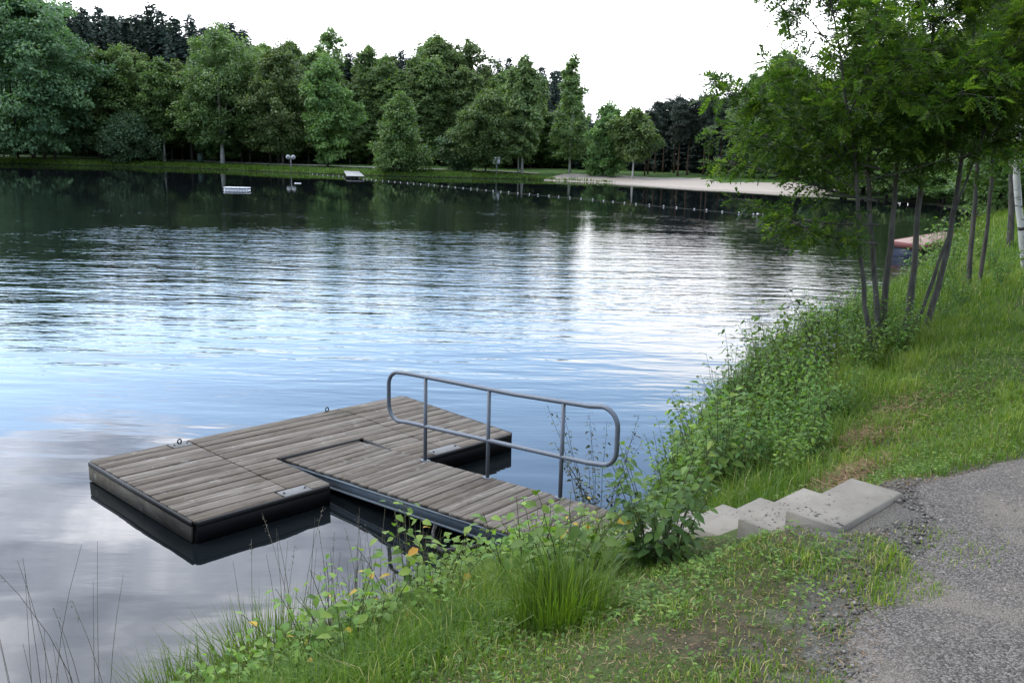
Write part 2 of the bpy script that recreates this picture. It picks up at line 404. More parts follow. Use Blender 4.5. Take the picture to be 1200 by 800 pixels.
def water():
    m, t = nodes('lake_water'); p = pos(t); s = N(t, 'ShaderNodeSeparateXYZ'); L(t, p, s.inputs[0]); Y = s.outputs[1]
    big = noise(t, mapping(t, p, (.030, .055, 1)), 1, 3, .5, .4)
    # breeze band out on the lake, calm below the far trees, gentle swell near the bank
    Yw = math_(t, 'ADD', Y, math_(t, 'MULTIPLY', math_(t, 'SUBTRACT', noise(t, mapping(t, p, (.05, .10, 1)), 1, 5, .65, .6), .5), 60))
    band = math_(t, 'MULTIPLY', maprange(t, Y, 7, 21, .07, 1), maprange(t, Yw, 34, 62, 1, .04))
    band = math_(t, 'MULTIPLY', band, maprange(t, big, .32, .62, .35, 1.25))
    n1 = noise(t, mapping(t, p, (.55, 2.0, 1), (0, 0, math.radians(5))), 1, 2, .45, .5)
    n2 = noise(t, mapping(t, p, (1.4, 5.2, 1), (0, 0, math.radians(-7))), 1, 2, .5, .4)
    n3 = noise(t, mapping(t, p, (.16, .60, 1), (0, 0, math.radians(9))), 1, 2, .4, .3)
    n4 = noise(t, mapping(t, p, (4.0, 13, 1), (0, 0, math.radians(4))), 1, 2, .5, .3)
    h = math_(t, 'ADD', math_(t, 'MULTIPLY', n1, .023), math_(t, 'ADD', math_(t, 'MULTIPLY', n2, .0095), math_(t, 'MULTIPLY', n4, .0028)))
    h = math_(t, 'MULTIPLY', h, band)
    h = math_(t, 'ADD', h, math_(t, 'MULTIPLY', n3, maprange(t, Y, 25, 60, .030, .003)))
    pr = principled(t, (.006, .008, .009), .02, .5, 0, bump(t, h, 1.0, 1)); pr.inputs['IOR'].default_value = 1.5
    out(t, pr.outputs[0]); return m
M['water'] = water()

# ------------------------------------------------------------------ world and sun
SUN_EL, SUN_AZ = math.radians(50), math.radians(-80)          # azimuth from +Y, negative to the left
w = bpy.data.worlds.new('World'); SC.world = w; w.use_nodes = True; t = w.node_tree; t.nodes.clear()
sky = N(t, 'ShaderNodeTexSky', sky_type='NISHITA', sun_disc=False); sky.sun_elevation = SUN_EL; sky.sun_rotation = SUN_AZ; sky.air_density = 1; sky.dust_density = 1.5
dirv = N(t, 'ShaderNodeTexCoord').outputs['Generated']; sx = N(t, 'ShaderNodeSeparateXYZ'); L(t, dirv, sx.inputs[0]); Z = sx.outputs[2]
zz = math_(t, 'ADD', math_(t, 'MAXIMUM', Z, 0), .10)
cp = N(t, 'ShaderNodeCombineXYZ'); L(t, math_(t, 'DIVIDE', sx.outputs[0], zz), cp.inputs[0]); L(t, math_(t, 'DIVIDE', sx.outputs[1], zz), cp.inputs[1])
cn = noise(t, mapping(t, cp.outputs[0], (1, 1, 1), (0, 0, .3), (3.1, 1.7, 0)), .95, 7, .56, .35)
cn2 = noise(t, mapping(t, cp.outputs[0], (1, 1, 1), (0, 0, 0), (7.3, 2.2, 0)), 2.2, 5, .55, .3)
thr = maprange(t, Z, .22, .42, .22, -.12)
cov = maprange(t, math_(t, 'SUBTRACT', cn, thr), .44, .60)
front = maprange(t, sx.outputs[1], -.7, .8, .28, 1.0)
cl_v = math_(t, 'MULTIPLY', ramp(t, cn2, [(.32, (.26,) * 3), (.50, (.55,) * 3), (.64, (1,) * 3)]), front)
cl = mixc(t, 1, mixc(t, cl_v, (46.0, 53.0, 68.0), (54.0, 54.0, 56.0)), cl_v, 'MULTIPLY')
blue = mixc(t, 1, sky.outputs[0], (5.6, 5.9, 6.0), 'MULTIPLY')
base = mixc(t, cov, blue, cl)
Zs = math_(t, 'SUBTRACT', Z, maprange(t, sx.outputs[0], -.04, .26, 0, .085))
hz = maprange(t, Zs, .135, .215, 1, 0)
hcol = mixc(t, 1, (27.0, 27.6, 28.8), maprange(t, sx.outputs[1], -.7, .8, .25, 1.0), 'MULTIPLY')
base = mixc(t, hz, base, hcol)
bg = N(t, 'ShaderNodeBackground'); L(t, base, bg.inputs[0]); bg.inputs[1].default_value = .1
L(t, bg.outputs[0], N(t, 'ShaderNodeOutputWorld').inputs[0])
w.cycles.sampling_method = 'MANUAL'; w.cycles.sample_map_resolution = 1024
sd = bpy.data.lights.new('sun', 'SUN'); sd.energy = 1.5; sd.angle = math.radians(14); sd.color = (1, .95, .87); so = bpy.data.objects.new('sun', sd); C.objects.link(so)
sdir = Vector((math.sin(SUN_AZ) * math.cos(SUN_EL), math.cos(SUN_AZ) * math.cos(SUN_EL), math.sin(SUN_EL)))
so.rotation_euler = sdir.to_track_quat('Z', 'Y').to_euler(); so.location = (0, 0, 60)
SC.view_settings.view_transform = 'Standard'; SC.view_settings.look = 'None'; SC.view_settings.exposure = .12; SC.view_settings.gamma = 1
SC.render.engine = 'CYCLES'; SC.cycles.use_denoising = True
try: SC.cycles.denoiser = 'OPENIMAGEDENOISE'
except Exception: pass
SC.cycles.max_bounces = 6; SC.cycles.diffuse_bounces = 3; SC.cycles.glossy_bounces = 3; SC.cycles.transmission_bounces = 3; SC.cycles.caustics_reflective = False; SC.cycles.caustics_refractive = False
SC.cycles.sample_clamp_indirect = 6

# ------------------------------------------------------------------ setting: ground, water, path, beach
def axis(segs):
    o = [];
    for a, b, s in segs: o += list(np.arange(a, b - 1e-6, s))
    return np.array(o + [segs[-1][1]])
AX = axis([(-1200, -240, 120), (-240, -110, 10), (-110, -20, 2), (-20, -5, .6), (-5, 6.5, .08), (6.5, 14, .25), (14, 60, 1.2), (60, 240, 12), (240, 1200, 120)])
AY = axis([(-1200, -120, 90), (-120, -6, 8), (-6, 1.2, .6), (1.2, 12, .08), (12, 24, .3), (24, 90, 1.5), (90, 160, 1.2), (160, 300, 14), (300, 1800, 125)])
def sheet(name, X, Y, Zf, mat, smooth=True, Tf=None):
    gx, gy = np.meshgrid(X, Y); z = Zf(gx.ravel(), gy.ravel()); nx, ny = len(X), len(Y)
    i = np.arange(nx * ny).reshape(ny, nx)
    Q = np.stack([i[:-1, :-1], i[:-1, 1:], i[1:, 1:], i[1:, :-1]], -1).reshape(-1, 4)
    mb = MB(); mb.add(np.c_[gx.ravel(), gy.ravel(), z], Q, None, .5 if Tf is None else Tf(gx.ravel(), gy.ravel())); return tag(mb.build(name, mat, None, smooth), kind='structure')
PATH_EDGE = np.array([(.75, 1.2), (.95, 2.2), (1.15, 2.75), (1.42, 3.3), (1.66, 3.7), (1.70, 4.05), (1.92, 4.5), (2.5, 4.9), (3.1, 5.2), (4.2, 5.6), (7, 6.5)])
def path_in(x, y):
    """>0 on the gravel"""
    ex = np.interp(y, PATH_EDGE[:, 1], PATH_EDGE[:, 0]); return np.where(y > 6.5, -1, x - ex)
sheet('ground', AX, AY, ground_z, M['soil'], True, lambda x, y: np.where((y < 7) & (y > -3), np.clip(path_in(x, y) / 1.6 + .5, 0, 1), 0.))
wx = np.array([-230, -60, 0, 45.]); wy = np.array([-125, 0, 60, 135.])
sheet('water', wx, wy, lambda x, y: x * 0, M['water'])

gxs = np.arange(.4, 9, .07); gys = np.arange(-4, 7.2, .07)
gx, gy = np.meshgrid(gxs, gys); pin = path_in(gx, gy) + .15 * noise2(gx, gy, 1.3) + .07 * noise2(gx, gy, 3.3)
gzv = ground_z(gx.ravel(), gy.ravel()).reshape(gx.shape)
gzv = gzv + np.clip(pin * .12, -.05, .012)
idx = np.arange(gx.size).reshape(gx.shape); Q = np.stack([idx[:-1, :-1], idx[:-1, 1:], idx[1:, 1:], idx[1:, :-1]], -1).reshape(-1, 4)
keep = (pin.ravel()[Q] > -.12).all(1)
mb = MB(); mb.add(np.c_[gx.ravel(), gy.ravel(), gzv.ravel()], Q[keep]); tag(mb.build('gravel_path', M['gravel'], None, True), kind='structure')

def strip(name, pts, w0, w1, lift, mat, n=80, m=10, frayed=0):
    pts = np.array(pts, float); s = np.r_[0, np.cumsum(np.linalg.norm(np.diff(pts, axis=0), axis=1))]; u = np.linspace(0, s[-1], n)
    c = np.c_[np.interp(u, s, pts[:, 0]), np.interp(u, s, pts[:, 1])]; tg = norm(np.gradient(c, axis=0)); nn = np.c_[-tg[:, 1], tg[:, 0]]
    k = np.linspace(0, 1, m); off = w0 + (w1 - w0) * k[None] + (frayed * noise2(c[:, :1], c[:, 1:], .35) * k[None] if frayed else 0)
    P = c[:, None] + nn[:, None] * off[..., None]; z = ground_z(P[..., 0].ravel(), P[..., 1].ravel()) + lift
    i = np.arange(n * m).reshape(n, m); Q = np.stack([i[:-1, :-1], i[1:, :-1], i[1:, 1:], i[:-1, 1:]], -1).reshape(-1, 4)
    mb = MB(); mb.add(np.c_[P.reshape(-1, 2), z], Q[:, ::-1] if w1 > w0 else Q); return tag(mb.build(name, mat, None, True), kind='structure')
# the shore runs from right to left here, so the left-hand normal points into the lake; land is negative
strip('beach', [(31, 90), (28, 94), (21.5, 99.5), (12, 109.6), (6, 113), (3.5, 113.9)], 1.0, -9.5, .07, M['sand'], 90, 16, 1.2)
strip('shore_path', [(3, 121.5), (-17, 121), (-32, 125.5), (-46, 133.5), (-74, 133.5), (-140, 138)], -.8, .9, .10, M['farpath'], 120, 4)

# ------------------------------------------------------------------ pontoon
P1, P2, PR, PF = map(np.array, ((-4.553, 9.096), (-2.874, 7.579), (.04, 10.448), (-1.513, 12.012)))
def q(s, t_): return (1 - t_) * ((1 - s) * P1 + s * PF) + t_ * ((1 - s) * P2 + s * PR)
DZ = .22
pon_o = thing('floating_pontoon', (0, 0, 0), 0, 'grey weathered wooden floating pontoon on black floats, moored at the end of the gangway', 'pontoon')
pon = lambda mb, n, m, sm_=False, parent=None: mb.build(n, m, parent or pon_o, sm_)
S1, S2, RS0, RS1, RT = .262, .752, .362, .632, .545
def boards(mb, s0, s1, t0, t1, n, zt, cut=None, th=.03):
    """n boards lying along s between t0 and t1"""
    for i in range(n):
        a, b = t0 + (t1 - t0) * i / n, t0 + (t1 - t0) * (i + 1) / n; g = .0028 + .0016 * rng.random()
        e0, e1 = s0 + .001 * rng.random(), s1 - .001 * rng.random()
        rs = [(e0, e1)]
        if cut: rs = cut(.5 * (a + b), e0, e1)
        for (u0, u1) in rs:
            k = max(2, int((u1 - u0) * 14)); zz_ = zt + rng.uniform(-.003, .003)
            prism(mb, [q(u0, b - g), q(u1, b - g), q(u1, a + g), q(u0, a + g)], zz_ - th, zz_, rng.random(), .004)
NB = 13
def cut_left(tm, a, b): return [(a, b - (.034 if tm > .5 else .058))] if tm > 1 - 1 / NB or tm < 1 / NB else [(a, b)]
def cut_mid(tm, a, b):
    if tm > RT: 
        r = [(a + (.045 if tm > 1 - 1 / NB else 0), RS0 - .004), (RS1 + .004, b - (.05 if tm > 1 - 1 / NB else 0))]; return r
    if tm < 1 / NB: return [(a + .0, b - .0)]
    return [(a, b)]
def cut_right(tm, a, b): return [(a + .045, b)] if tm > 1 - 1 / NB else [(a, b)]
for (a, b, cf, tb) in ((0.004, S1 - .0015, cut_left, 0), (S1 + .0015, S2 - .0015, cut_mid, 0), (S2 + .0015, .996, cut_right, 0)):
    mb = MB(); boards(mb, a, b, .0, 1., NB, DZ, cf); pon(mb, 'deck_section', M['wood'])
# floats below each section, rounded ends
def hull(s0, s1, t0, t1, z0, z1, r=.035):
    mb = MB(); ring = []
    for cs, ct, a0 in ((s1 - r, t1 - r, 0), (s0 + r, t1 - r, 90), (s0 + r, t0 + r, 180), (s1 - r, t0 + r, 270)):
        for k in range(5):
            a = math.radians(a0 + k * 22.5); ring.append(q(cs + r * math.cos(a), ct + r * math.sin(a)))
    ring = np.array(ring)[::-1]; c = ring.mean(0); n = len(ring)
    V = np.concatenate([np.c_[ring, np.full(n, z)] for z in (z0, z1)] + [[[*c, z0], [*c, z1]]])
    Q = [(i, (i + 1) % n, n + (i + 1) % n, n + i) for i in range(n)]; T = [(2 * n, (i + 1) % n, i) for i in range(n)] + [(2 * n + 1, n + i, n + (i + 1) % n) for i in range(n)]
    mb.add(V, [x[::-1] for x in Q], [x[::-1] for x in T]); return mb
for a, b, t1 in ((.006, S1 - .004, .99), (S1 + .004, RS0 - .006, .99), (RS0 - .005, RS1 + .005, RT - .006), (RS1 + .006, S2 - .004, .99), (S2 + .004, .994, .99)):
    pon(hull(a, b, .012, t1, -.34, DZ - .032, .02), 'float', M['black'], False)
# side boards with two rub strips
def side(a, b, z0, z1, th, mat, nm, off=0):
    a, b = np.array(a), np.array(b); d = (b - a) / np.linalg.norm(b - a); nrm = np.array([d[1], -d[0]])
    mb = MB(); prism(mb, [a + nrm * off, b + nrm * off, b + nrm * (off - th), a + nrm * (off - th)][::-1], z0, z1, .5, .004); return pon(mb, nm, mat)
edges = [(q(0, 0), q(0, 1)), (q(0, 1), q(RS0, 1)), (q(RS1, 1), q(1, 1)), (q(1, 1), q(1, 0)), (q(1, 0), q(0, 0)), (q(RS0, 1), q(RS0, RT)), (q(RS0, RT), q(RS1, RT)), (q(RS1, RT), q(RS1, 1))]
for k, (a, b) in enumerate(edges):
    d = (b - a) / np.linalg.norm(b - a); a2, b2 = a + d * .03, b - d * .03
    if k < 5:
        sb = side(a2, b2, .012, DZ - .055, .022, M['fascia'] if k in (0, 3) else M['black'], 'side_board', .014)
        side(a2, b2, DZ - .05, DZ - .006, .026, M['rubber'], 'rub_strip', .016)
    else: side(a2, b2, .02, DZ - .004, .02, M['rubber'], 'recess_edge', .0)
def plate(s0, s1, t0, t1, eye=None):
    mb = MB(); prism(mb, [q(s0, t1), q(s1, t1), q(s1, t0), q(s0, t0)], DZ - .028, DZ - .002, .5, .002); pl = pon(mb, 'joint_plate', M['plate'])
    for s_ in (s0 + .008, s1 - .008):
        b = MB(); c = q(s_, (t0 + t1) / 2); tube(b, [(*c, DZ - .003), (*c, DZ + .008)], .012, 8); b.build('bolt', M['iron'], pl)
    if eye:
        c = q(*eye); a = np.arange(14) * 2 * math.pi / 14; dd = norm(q(1, 0) - q(0, 0))
        m2 = MB(); tube(m2, [(c[0] + dd[0] * .022 * math.cos(x), c[1] + dd[1] * .022 * math.cos(x), DZ + .026 + .028 * math.sin(x)) for x in a], .008, 6, closed=True)
        m2.build('mooring_ring', M['iron'], pl, True)
plate(S1 - .055, S1 - .003, .005, .073, (S1 - .03, .03)); plate(S1 - .030, S1 + .044, .930, 1.0)
plate(S2 - .062, S2 - .003, -.008, .05, (S2 - .045, .005)); plate(S2 - .05, S2 + .045, .925, 1.0)

# ------------------------------------------------------------------ gangway with handrail
gw = thing('gangway', (0, 0, 0), 0, 'sloping wooden gangway with one tubular rail, from the bank to the pontoon', 'gangway')
def g(tt, ss): return GO + GD * tt + GS * ss
def gzr(tt): return .195 + .055 * tt
GW = .49
mb = MB(); G0 = -.17; nb = 27; bw = (GL - G0) / nb
for i in range(nb):
    a, b = G0 + i * bw + .004, G0 + (i + 1) * bw - .005; zt = rng.uniform(-.002, .003); j = rng.uniform(-.008, .008)
    prism(mb, [g(a, -GW + j), g(b, -GW + j), g(b, GW + j), g(a, GW + j)], np.array([gzr(a), gzr(b), gzr(b), gzr(a)]) - .03, np.array([gzr(a), gzr(b), gzr(b), gzr(a)]) + zt, rng.random(), .004)
mb.build('deck', M['wood2'], gw)
for sgn in (-1, 1):
    mb = MB(); s0 = sgn * (GW - .012); a, b = G0, GL
    pts = [g(a, s0 - .025), g(b, s0 - .025), g(b, s0 + .025), g(a, s0 + .025)]
    z1 = np.array([gzr(a), gzr(b), gzr(b), gzr(a)]) - .034
    prism(mb, pts, z1 - .02, z1, .5, .003)                                      # channel: top flange, web, bottom flange
    prism(mb, [g(a, s0 - .006), g(b, s0 - .006), g(b, s0 + .006), g(a, s0 + .006)], z1 - .105, z1 - .0205, .5, .001)
    prism(mb, pts, z1 - .125, z1 - .1055, .5, .003)
    mb.build('side_beam', M['beam'], gw)
mb = MB(); prism(mb, [g(G0, -GW + .03), g(G0 + .05, -GW + .03), g(G0 + .05, GW - .03), g(G0, GW - .03)], gzr(0) - .06, gzr(0) - .045); mb.build('end_beam', M['beam'], gw)
RL = GW - .03
ts = [1.12, 2.05, 3.0]
def rp(tt, z): return (*g(tt, RL), z)
ta, tb = .52, 3.62
def zt_(tt): return 1.205 + .050 * (tt - 1.12) + (.03 * max(0, tt - 2.4))
def zm_(tt): return .65 + .066 * (tt - 1.12)
def arc(c, d0, d1, r, z, n=6): pass
pl = []
r = .17
def corner(tc, zc, a0, a1):
    return [rp(tc + r * math.cos(a), zc + r * math.sin(a)) for a in np.linspace(math.radians(a0), math.radians(a1), 8)]
pl += corner(ta + r, zt_(ta) - r, 180, 90) + [rp(x, zt_(x)) for x in np.linspace(ta + r + .15, tb - r - .15, 12)] + corner(tb - r, zt_(tb) - r, 90, 0)
pl += corner(tb - r, zm_(tb) + r, 0, -90) + [rp(x, zm_(x)) for x in np.linspace(tb - r - .15, ta + r + .15, 12)] + corner(ta + r, zm_(ta) + r, 270, 180)
mb = MB(); tube(mb, pl, .023, 10, closed=True); hr = mb.build('handrail', M['galv'], gw, True)
for x in ts:
    mb = MB(); tube(mb, [rp(x, gzr(x) - .09), rp(x, zt_(x) - .01)], .021, 10); mb.build('post', M['galv'], hr, True)
    mb = MB(); c = g(x, RL); prism(mb, [g(x - .05, RL - .035), g(x + .05, RL - .035), g(x + .05, RL + .035), g(x - .05, RL + .035)], gzr(x) - .005, gzr(x) + .008, .5, .002); mb.build('foot_plate', M['galv'], hr)
hose = MB(); a0 = np.array([*g(2.25, -GW + .04), .2])
tube(hose, [a0, a0 + (-.03, -.08, -.1), a0 + (-.02, -.20, -.17), a0 + (.08, -.36, -.16), a0 + (.24, -.52, -.05), a0 + (.4, -.7, .06)], .022, 8)
tag(hose.build('hose', M['rubber'], None, True), 'black curved hose hanging below the gangway beside the bank', 'hose')

# ------------------------------------------------------------------ concrete stairs
st = thing('concrete_stairs', (*STEP_TOP, STEP_Z), 0, 'worn pale concrete stairs going down the grassy bank from the gravel path', 'stairs')
for i in range(NSTEP):
    z = -RISE * i; o_ = STEP_DIR * RUN * i; dep = .285 if i == 0 else .40; jj = rng.uniform(-.015, .015, 2)
    sp_ = lambda tt, ss: o_ + TREAD * tt + TSIDE * ss
    mb = MB(); prism(mb, [sp_(0, -SW / 2 + jj[0]), sp_(0, SW / 2 + jj[0]), sp_(-dep, SW / 2 + jj[1]), sp_(-dep, -SW / 2 + jj[1])][::-1], z - RISE - .02, np.array([z] * 4) + rng.uniform(-.008, .008), .5, .008)
    mb.build('step', M['concrete'], st)
o_ = STEP_DIR * RUN * NSTEP; mb = MB(); sp_ = lambda tt, ss: o_ + TREAD * tt + TSIDE * ss
prism(mb, [sp_(.1, -SW / 2), sp_(.1, SW / 2 + .1), sp_(-.38, SW / 2 + .1), sp_(-.38, -SW / 2)][::-1], -RISE * (NSTEP + .9), -RISE * NSTEP - .02, .5, .008); mb.build('landing_slab', M['concrete'], st)

# ------------------------------------------------------------------ tree makers
def add_trunk(h, r0, mat, lean=(0, 0), limbs=0, top=.9, seed=0, z_l=(.35, .8), reach=.2, fork=None):
    rr = np.random.default_rng(seed); mb = MB(); k = np.linspace(0, 1, 9)
    P = np.c_[lean[0] * k ** 1.5 + .02 * h * np.sin(k * 5 + seed) * k, lean[1] * k ** 1.5 + .015 * h * np.cos(k * 4 + seed) * k, h * top * k - .3 * (k == 0)]
    tube(mb, P, r0 * (1 - .88 * k) * (1 + .5 * np.exp(-k * 25)), 7)
    for i in range(limbs):
        a = rr.uniform(*z_l); b = np.array([np.interp(a, k, P[:, j]) for j in range(3)]); az = i * 2.4 + rr.uniform(-.4, .4); ln = h * reach * rr.uniform(.6, 1.1) * (1.25 - a)
        e = b + (math.cos(az) * ln, math.sin(az) * ln, ln * rr.uniform(.5, 1.1)); m_ = (b + e) / 2 + (0, 0, -.06 * ln)
        rb = r0 * (1 - .85 * a) * .45; tube(mb, [b, m_, e], [rb, rb * .7, rb * .25], 5)
    return mb, P

def crown_leafy(h, z0, R, prof, clumps, per, card, seed, droop=0., cl_r=.16, flat=.7, lean=(0, 0), asp=.6, hollow=.45):
    rr = np.random.default_rng(seed); mb = MB()
    tt = rr.random(clumps * 3); pr = np.array([prof(x) for x in tt]); ok = rr.random(len(tt)) < (pr + .12) / 1.12; tt, pr = tt[ok][:clumps], pr[ok][:clumps]; nC = len(tt)
    tt = np.where(tt > .93, tt * .96, tt); az = rr.uniform(0, 6.283, nC); lob = 1 + .22 * np.sin(az * 3 + tt * 7 + seed) + .12 * np.sin(az * 5 - tt * 11)
    lob = lob * (1 + .20 * np.sin(az * 2 - tt * 5 + seed * 1.7) + .16 * np.sin(az * 7 + tt * 17 + seed)); nt = max(6, nC // 12)
    rad = R * pr * lob * np.sqrt(rr.uniform(hollow ** 2, 1, nC)); tt[:nt] = np.linspace(.55, 1.0, nt); rad[:nt] = R * .10 * rr.random(nt)
    c = np.c_[np.cos(az) * rad, np.sin(az) * rad, z0 + (h - z0) * tt]; c[:, 0] += lean[0] * tt; c[:, 1] += lean[1] * tt
    cr = R * cl_r * rr.uniform(.7, 1.4, nC) * (.55 + .6 * pr)
    d = norm(rr.normal(size=(nC, per, 3))) * rr.uniform(.25, 1, (nC, per, 1)) ** .6
    P = c[:, None] + d * cr[:, None, None] * np.array([1.15, 1.15, flat])
    if droop: P[..., 2] -= droop * cr[:, None] * (d[..., 0] ** 2 + d[..., 1] ** 2)
    outw = np.c_[np.cos(az), np.sin(az), np.zeros(nC)][:, None]
    A = outw * .5 + d * .6 + rr.normal(size=P.shape) * .55 - np.array([0, 0, .15 + droop])
    Nn = d * .55 + np.array([0, 0, .75]) + outw * .3 + rr.normal(size=P.shape) * .45
    tn = np.clip(rr.normal(.5, .22, (nC, per)) + rr.normal(0, .22, (nC, 1)), 0, 1)
    sz = card * rr.uniform(.6, 1.3, nC * per)
    cards(mb, P.reshape(-1, 3), A.reshape(-1, 3), Nn.reshape(-1, 3), sz, sz * asp, tn.ravel(), .12); return mb

def crown_spruce(h, z0, R, seed, whorls=46, card=1.0, up=1.0):
    rr = np.random.default_rng(seed); mb = MB(); Ps, As, Ns, Ls, Ts = [], [], [], [], []
    for k in range(whorls):
        u = (k + rr.uniform(-.3, .3)) / whorls; z = z0 + (h - z0) * u; L_ = R * (1 - u) ** .8 * (.55 + .45 * sm(0, .12, np.array(u))) * rr.uniform(.8, 1.15) + .18; n = rr.integers(7, 11)
        for b in range(n):
            a = b * 6.283 / n + rr.uniform(-.4, .4) + k; ll = L_ * rr.uniform(.65, 1.15); m = max(2, int(ll / .28)); s = np.linspace(.12, 1, m)
            dr = np.array([math.cos(a), math.sin(a), 0]); base = np.array([0, 0, z])
            P = base + np.array([0, 0, rr.uniform(-.32, .32)]) + dr * (ll * s)[:, None]; P[:, 2] += rr.uniform(-.38, -.08) * ll * s + .16 * ll * s ** 2.5
            sdv = np.array([-dr[1], dr[0], 0])
            for sg in (-1, 1, 0):
                Ps.append(P + rr.normal(0, .11, P.shape)); As.append(dr * .8 + sdv * sg * .9 + np.array([0, 0, -.35]) + rr.normal(0, .25, P.shape)); Ns.append(dr * .9 + np.array([0, 0, .5]) + rr.normal(0, .55, P.shape)); Ls.append(card * (.45 + .35 * (1 - u)) * rr.uniform(.7, 1.2, m)); Ts.append(np.clip(rr.normal(.4, .2, m) + .3 * (s - .5), 0, 1))
    P, A, Nn, L_, T_ = map(np.concatenate, (Ps, As, Ns, Ls, Ts)); cards(mb, P, A, Nn, L_, L_ * .6, T_, .1)
    return mb

def make_tree(name, kind, h, R, z0, seed, label, cat, group, loc, **kw):
    o = thing(name, loc, 0, label, cat, group)
    if kind == 'spruce':
        tm, _ = add_trunk(h, h * .011, M['bark_dark'], seed=seed, top=.97); cm = crown_spruce(h, z0, R, seed, kw.get('whorls', 46)); bm, lm = M['bark_dark'], M['spruce']
    elif kind == 'pine':
        tm, _ = add_trunk(h, h * .012, M['bark_pine'], (rng.uniform(-.5, .5), 0), 7, .95, seed, (.5, .9), .2)
        cm = crown_leafy(h, z0, R, lambda u: .35 + .65 * math.sin(math.pi * min(1, .12 + u * .88)) ** .8, kw.get('cl', 105), 80, .52, seed, 0, .24, .5, asp=.45, hollow=.2); bm, lm = M['bark_pine'], M['pine']
    else:
        lean = kw.get('lean', (0, 0)); tm, _ = add_trunk(h, kw.get('r0', h * .010), None, lean, kw.get('limbs', 9), .93, seed, reach=R / h * .9)
        if kw.get('fork'):
            tube(tm, [(0, 0, h * .12), (h * .03, .1, h * .3), (h * .06, .1, h * .6)], [h * .008, h * .006, h * .002], 6)
        for dx in kw.get('stems', []): tube(tm, [(dx, 0, -.3), (dx * 1.1, .2, h * .3), (dx * 1.25, .1, h * .7)], [h * .008, h * .006, h * .002], 6)
        prof = kw.get('prof', lambda u: math.sin(math.pi * min(1, (u * .93 + .07)) ** .75) ** .7)
        cm = crown_leafy(h, z0, R, prof, int(kw.get('cl', 130) * 1.3), int(kw.get('per', 55) * 1.45), kw.get('card', .42) * .98, seed, kw.get('droop', .15), kw.get('cr', .2), kw.get('flat', .7), lean, kw.get('asp', .6), kw.get('hollow', .45))
        bm, lm = M[kw.get('bark', 'bark')], M[kw.get('leaf', 'alder')]
    tm.build('trunk', bm, o, True); cm.build('crown', lm, o); return o

def far_tree(kind, px, D, top_py, half_px, label, name, cat='tree', group=None, low=.1, seed=1, pyb=190, **kw):
    x, y = spot(px, D, pyb); zb = gz(x, y); h = height_to(px, top_py, x, y) - zb; R = half_px / F * D
    return make_tree(name, kind, h, R, h * low, seed, label, cat, group, (x, y, zb - .05), **kw)

oval = lambda u: math.sin(math.pi * min(1, .08 + .90 * u)) ** .5 * (1 - .12 * u)
cone = lambda u: (1 - .88 * u) ** .75 * min(1, .45 + u * 3.2)
low_round = lambda u: math.sqrt(max(0, 1 - (u * .98) ** 2.2)) * min(1, .75 + u)
# front row on the far shore, one by one
far_tree('leafy', 40, 128, -14, 76, 'huge round leafy tree at the far left shore, branches down to the grass', 'broadleaf_tree', low=.07, seed=11, cl=420, per=70, card=.55, leaf='willow', prof=low_round, cr=.13, limbs=16, stems=[-2.2, 1.6, 3.0], droop=.35, flat=.55)
far_tree('leafy', 153, 128.5, 133, 33, 'low round grey-green bush standing beside the far shore path', 'round_bush', cat='bush', low=.08, seed=12, cl=140, per=60, card=.34, leaf='willow', prof=lambda u: math.sqrt(max(0, 1 - (u * .97) ** 2)) * min(1, .6 + u * 1.2), limbs=10, cr=.22)
far_tree('leafy', 193, 131, 70, 23, 'slim leafy birch with a short white trunk, right of the low round bush', 'birch_tree', low=.22, seed=13, cl=150, leaf='alder', bark='bark_birch', prof=oval, r0=.17)
far_tree('leafy', 163, 139, 62, 27, 'broad green tree standing directly behind the low round bush', 'broadleaf_tree', low=.12, seed=14, cl=150, leaf='birch', prof=oval)
far_tree('leafy', 261, 129, 30, 45, 'large open birch with a forked pale trunk beside the bin', 'birch_tree', low=.17, seed=15, cl=230, per=55, leaf='alder', bark='bark_birch', prof=oval, fork=1, r0=.27, cr=.17, droop=.3)
far_tree('leafy', 332, 127, 54, 37, 'tall pale-green tree right behind the two round white signs', 'broadleaf_tree', low=.1, seed=16, cl=210, leaf='birch', bark='bark', prof=oval, stems=[.9], droop=.3, cr=.17)
far_tree('leafy', 384, 122, 68, 25, 'dense green alder with a dark trunk, just left of the grey jetty', 'alder_tree', low=.08, seed=17, cl=170, leaf='alder', bark='bark_dark', prof=oval, cr=.22)
far_tree('leafy', 432, 137, 54, 27, 'tall slender birch behind the grey jetty, crown thin at the top', 'birch_tree', low=.2, seed=18, cl=150, leaf='birch', bark='bark_birch', prof=cone, r0=.14, droop=.4)
far_tree('leafy', 469, 116.5, 110, 31, 'bushy low alder at the water edge right of the grey jetty', 'alder_tree', low=.05, seed=19, cl=200, card=.36, leaf='alder', bark='bark_dark', prof=lambda u: (1 - u) ** .55 * min(1, .8 + u), cr=.2)
far_tree('leafy', 569, 118.5, 107, 28, 'compact pale-green alder at the water edge left of the small double sign', 'alder_tree', low=.1, seed=20, cl=200, card=.36, leaf='alder', prof=oval, cr=.2, bark='bark')
far_tree('leafy', 538, 121, 148, 22, 'small dark-leaved tree in the shade beside the compact pale-green alder', 'broadleaf_tree', low=.06, seed=21, cl=90, card=.36, leaf='willow', prof=oval)
far_tree('leafy', 612, 121, 66, 22, 'weeping birch with twin white trunk feet, right of the small double sign', 'birch_tree', low=.17, seed=22, cl=190, leaf='birch', bark='bark_birch', prof=oval, stems=[-.5], droop=.7, r0=.15, cr=.2)
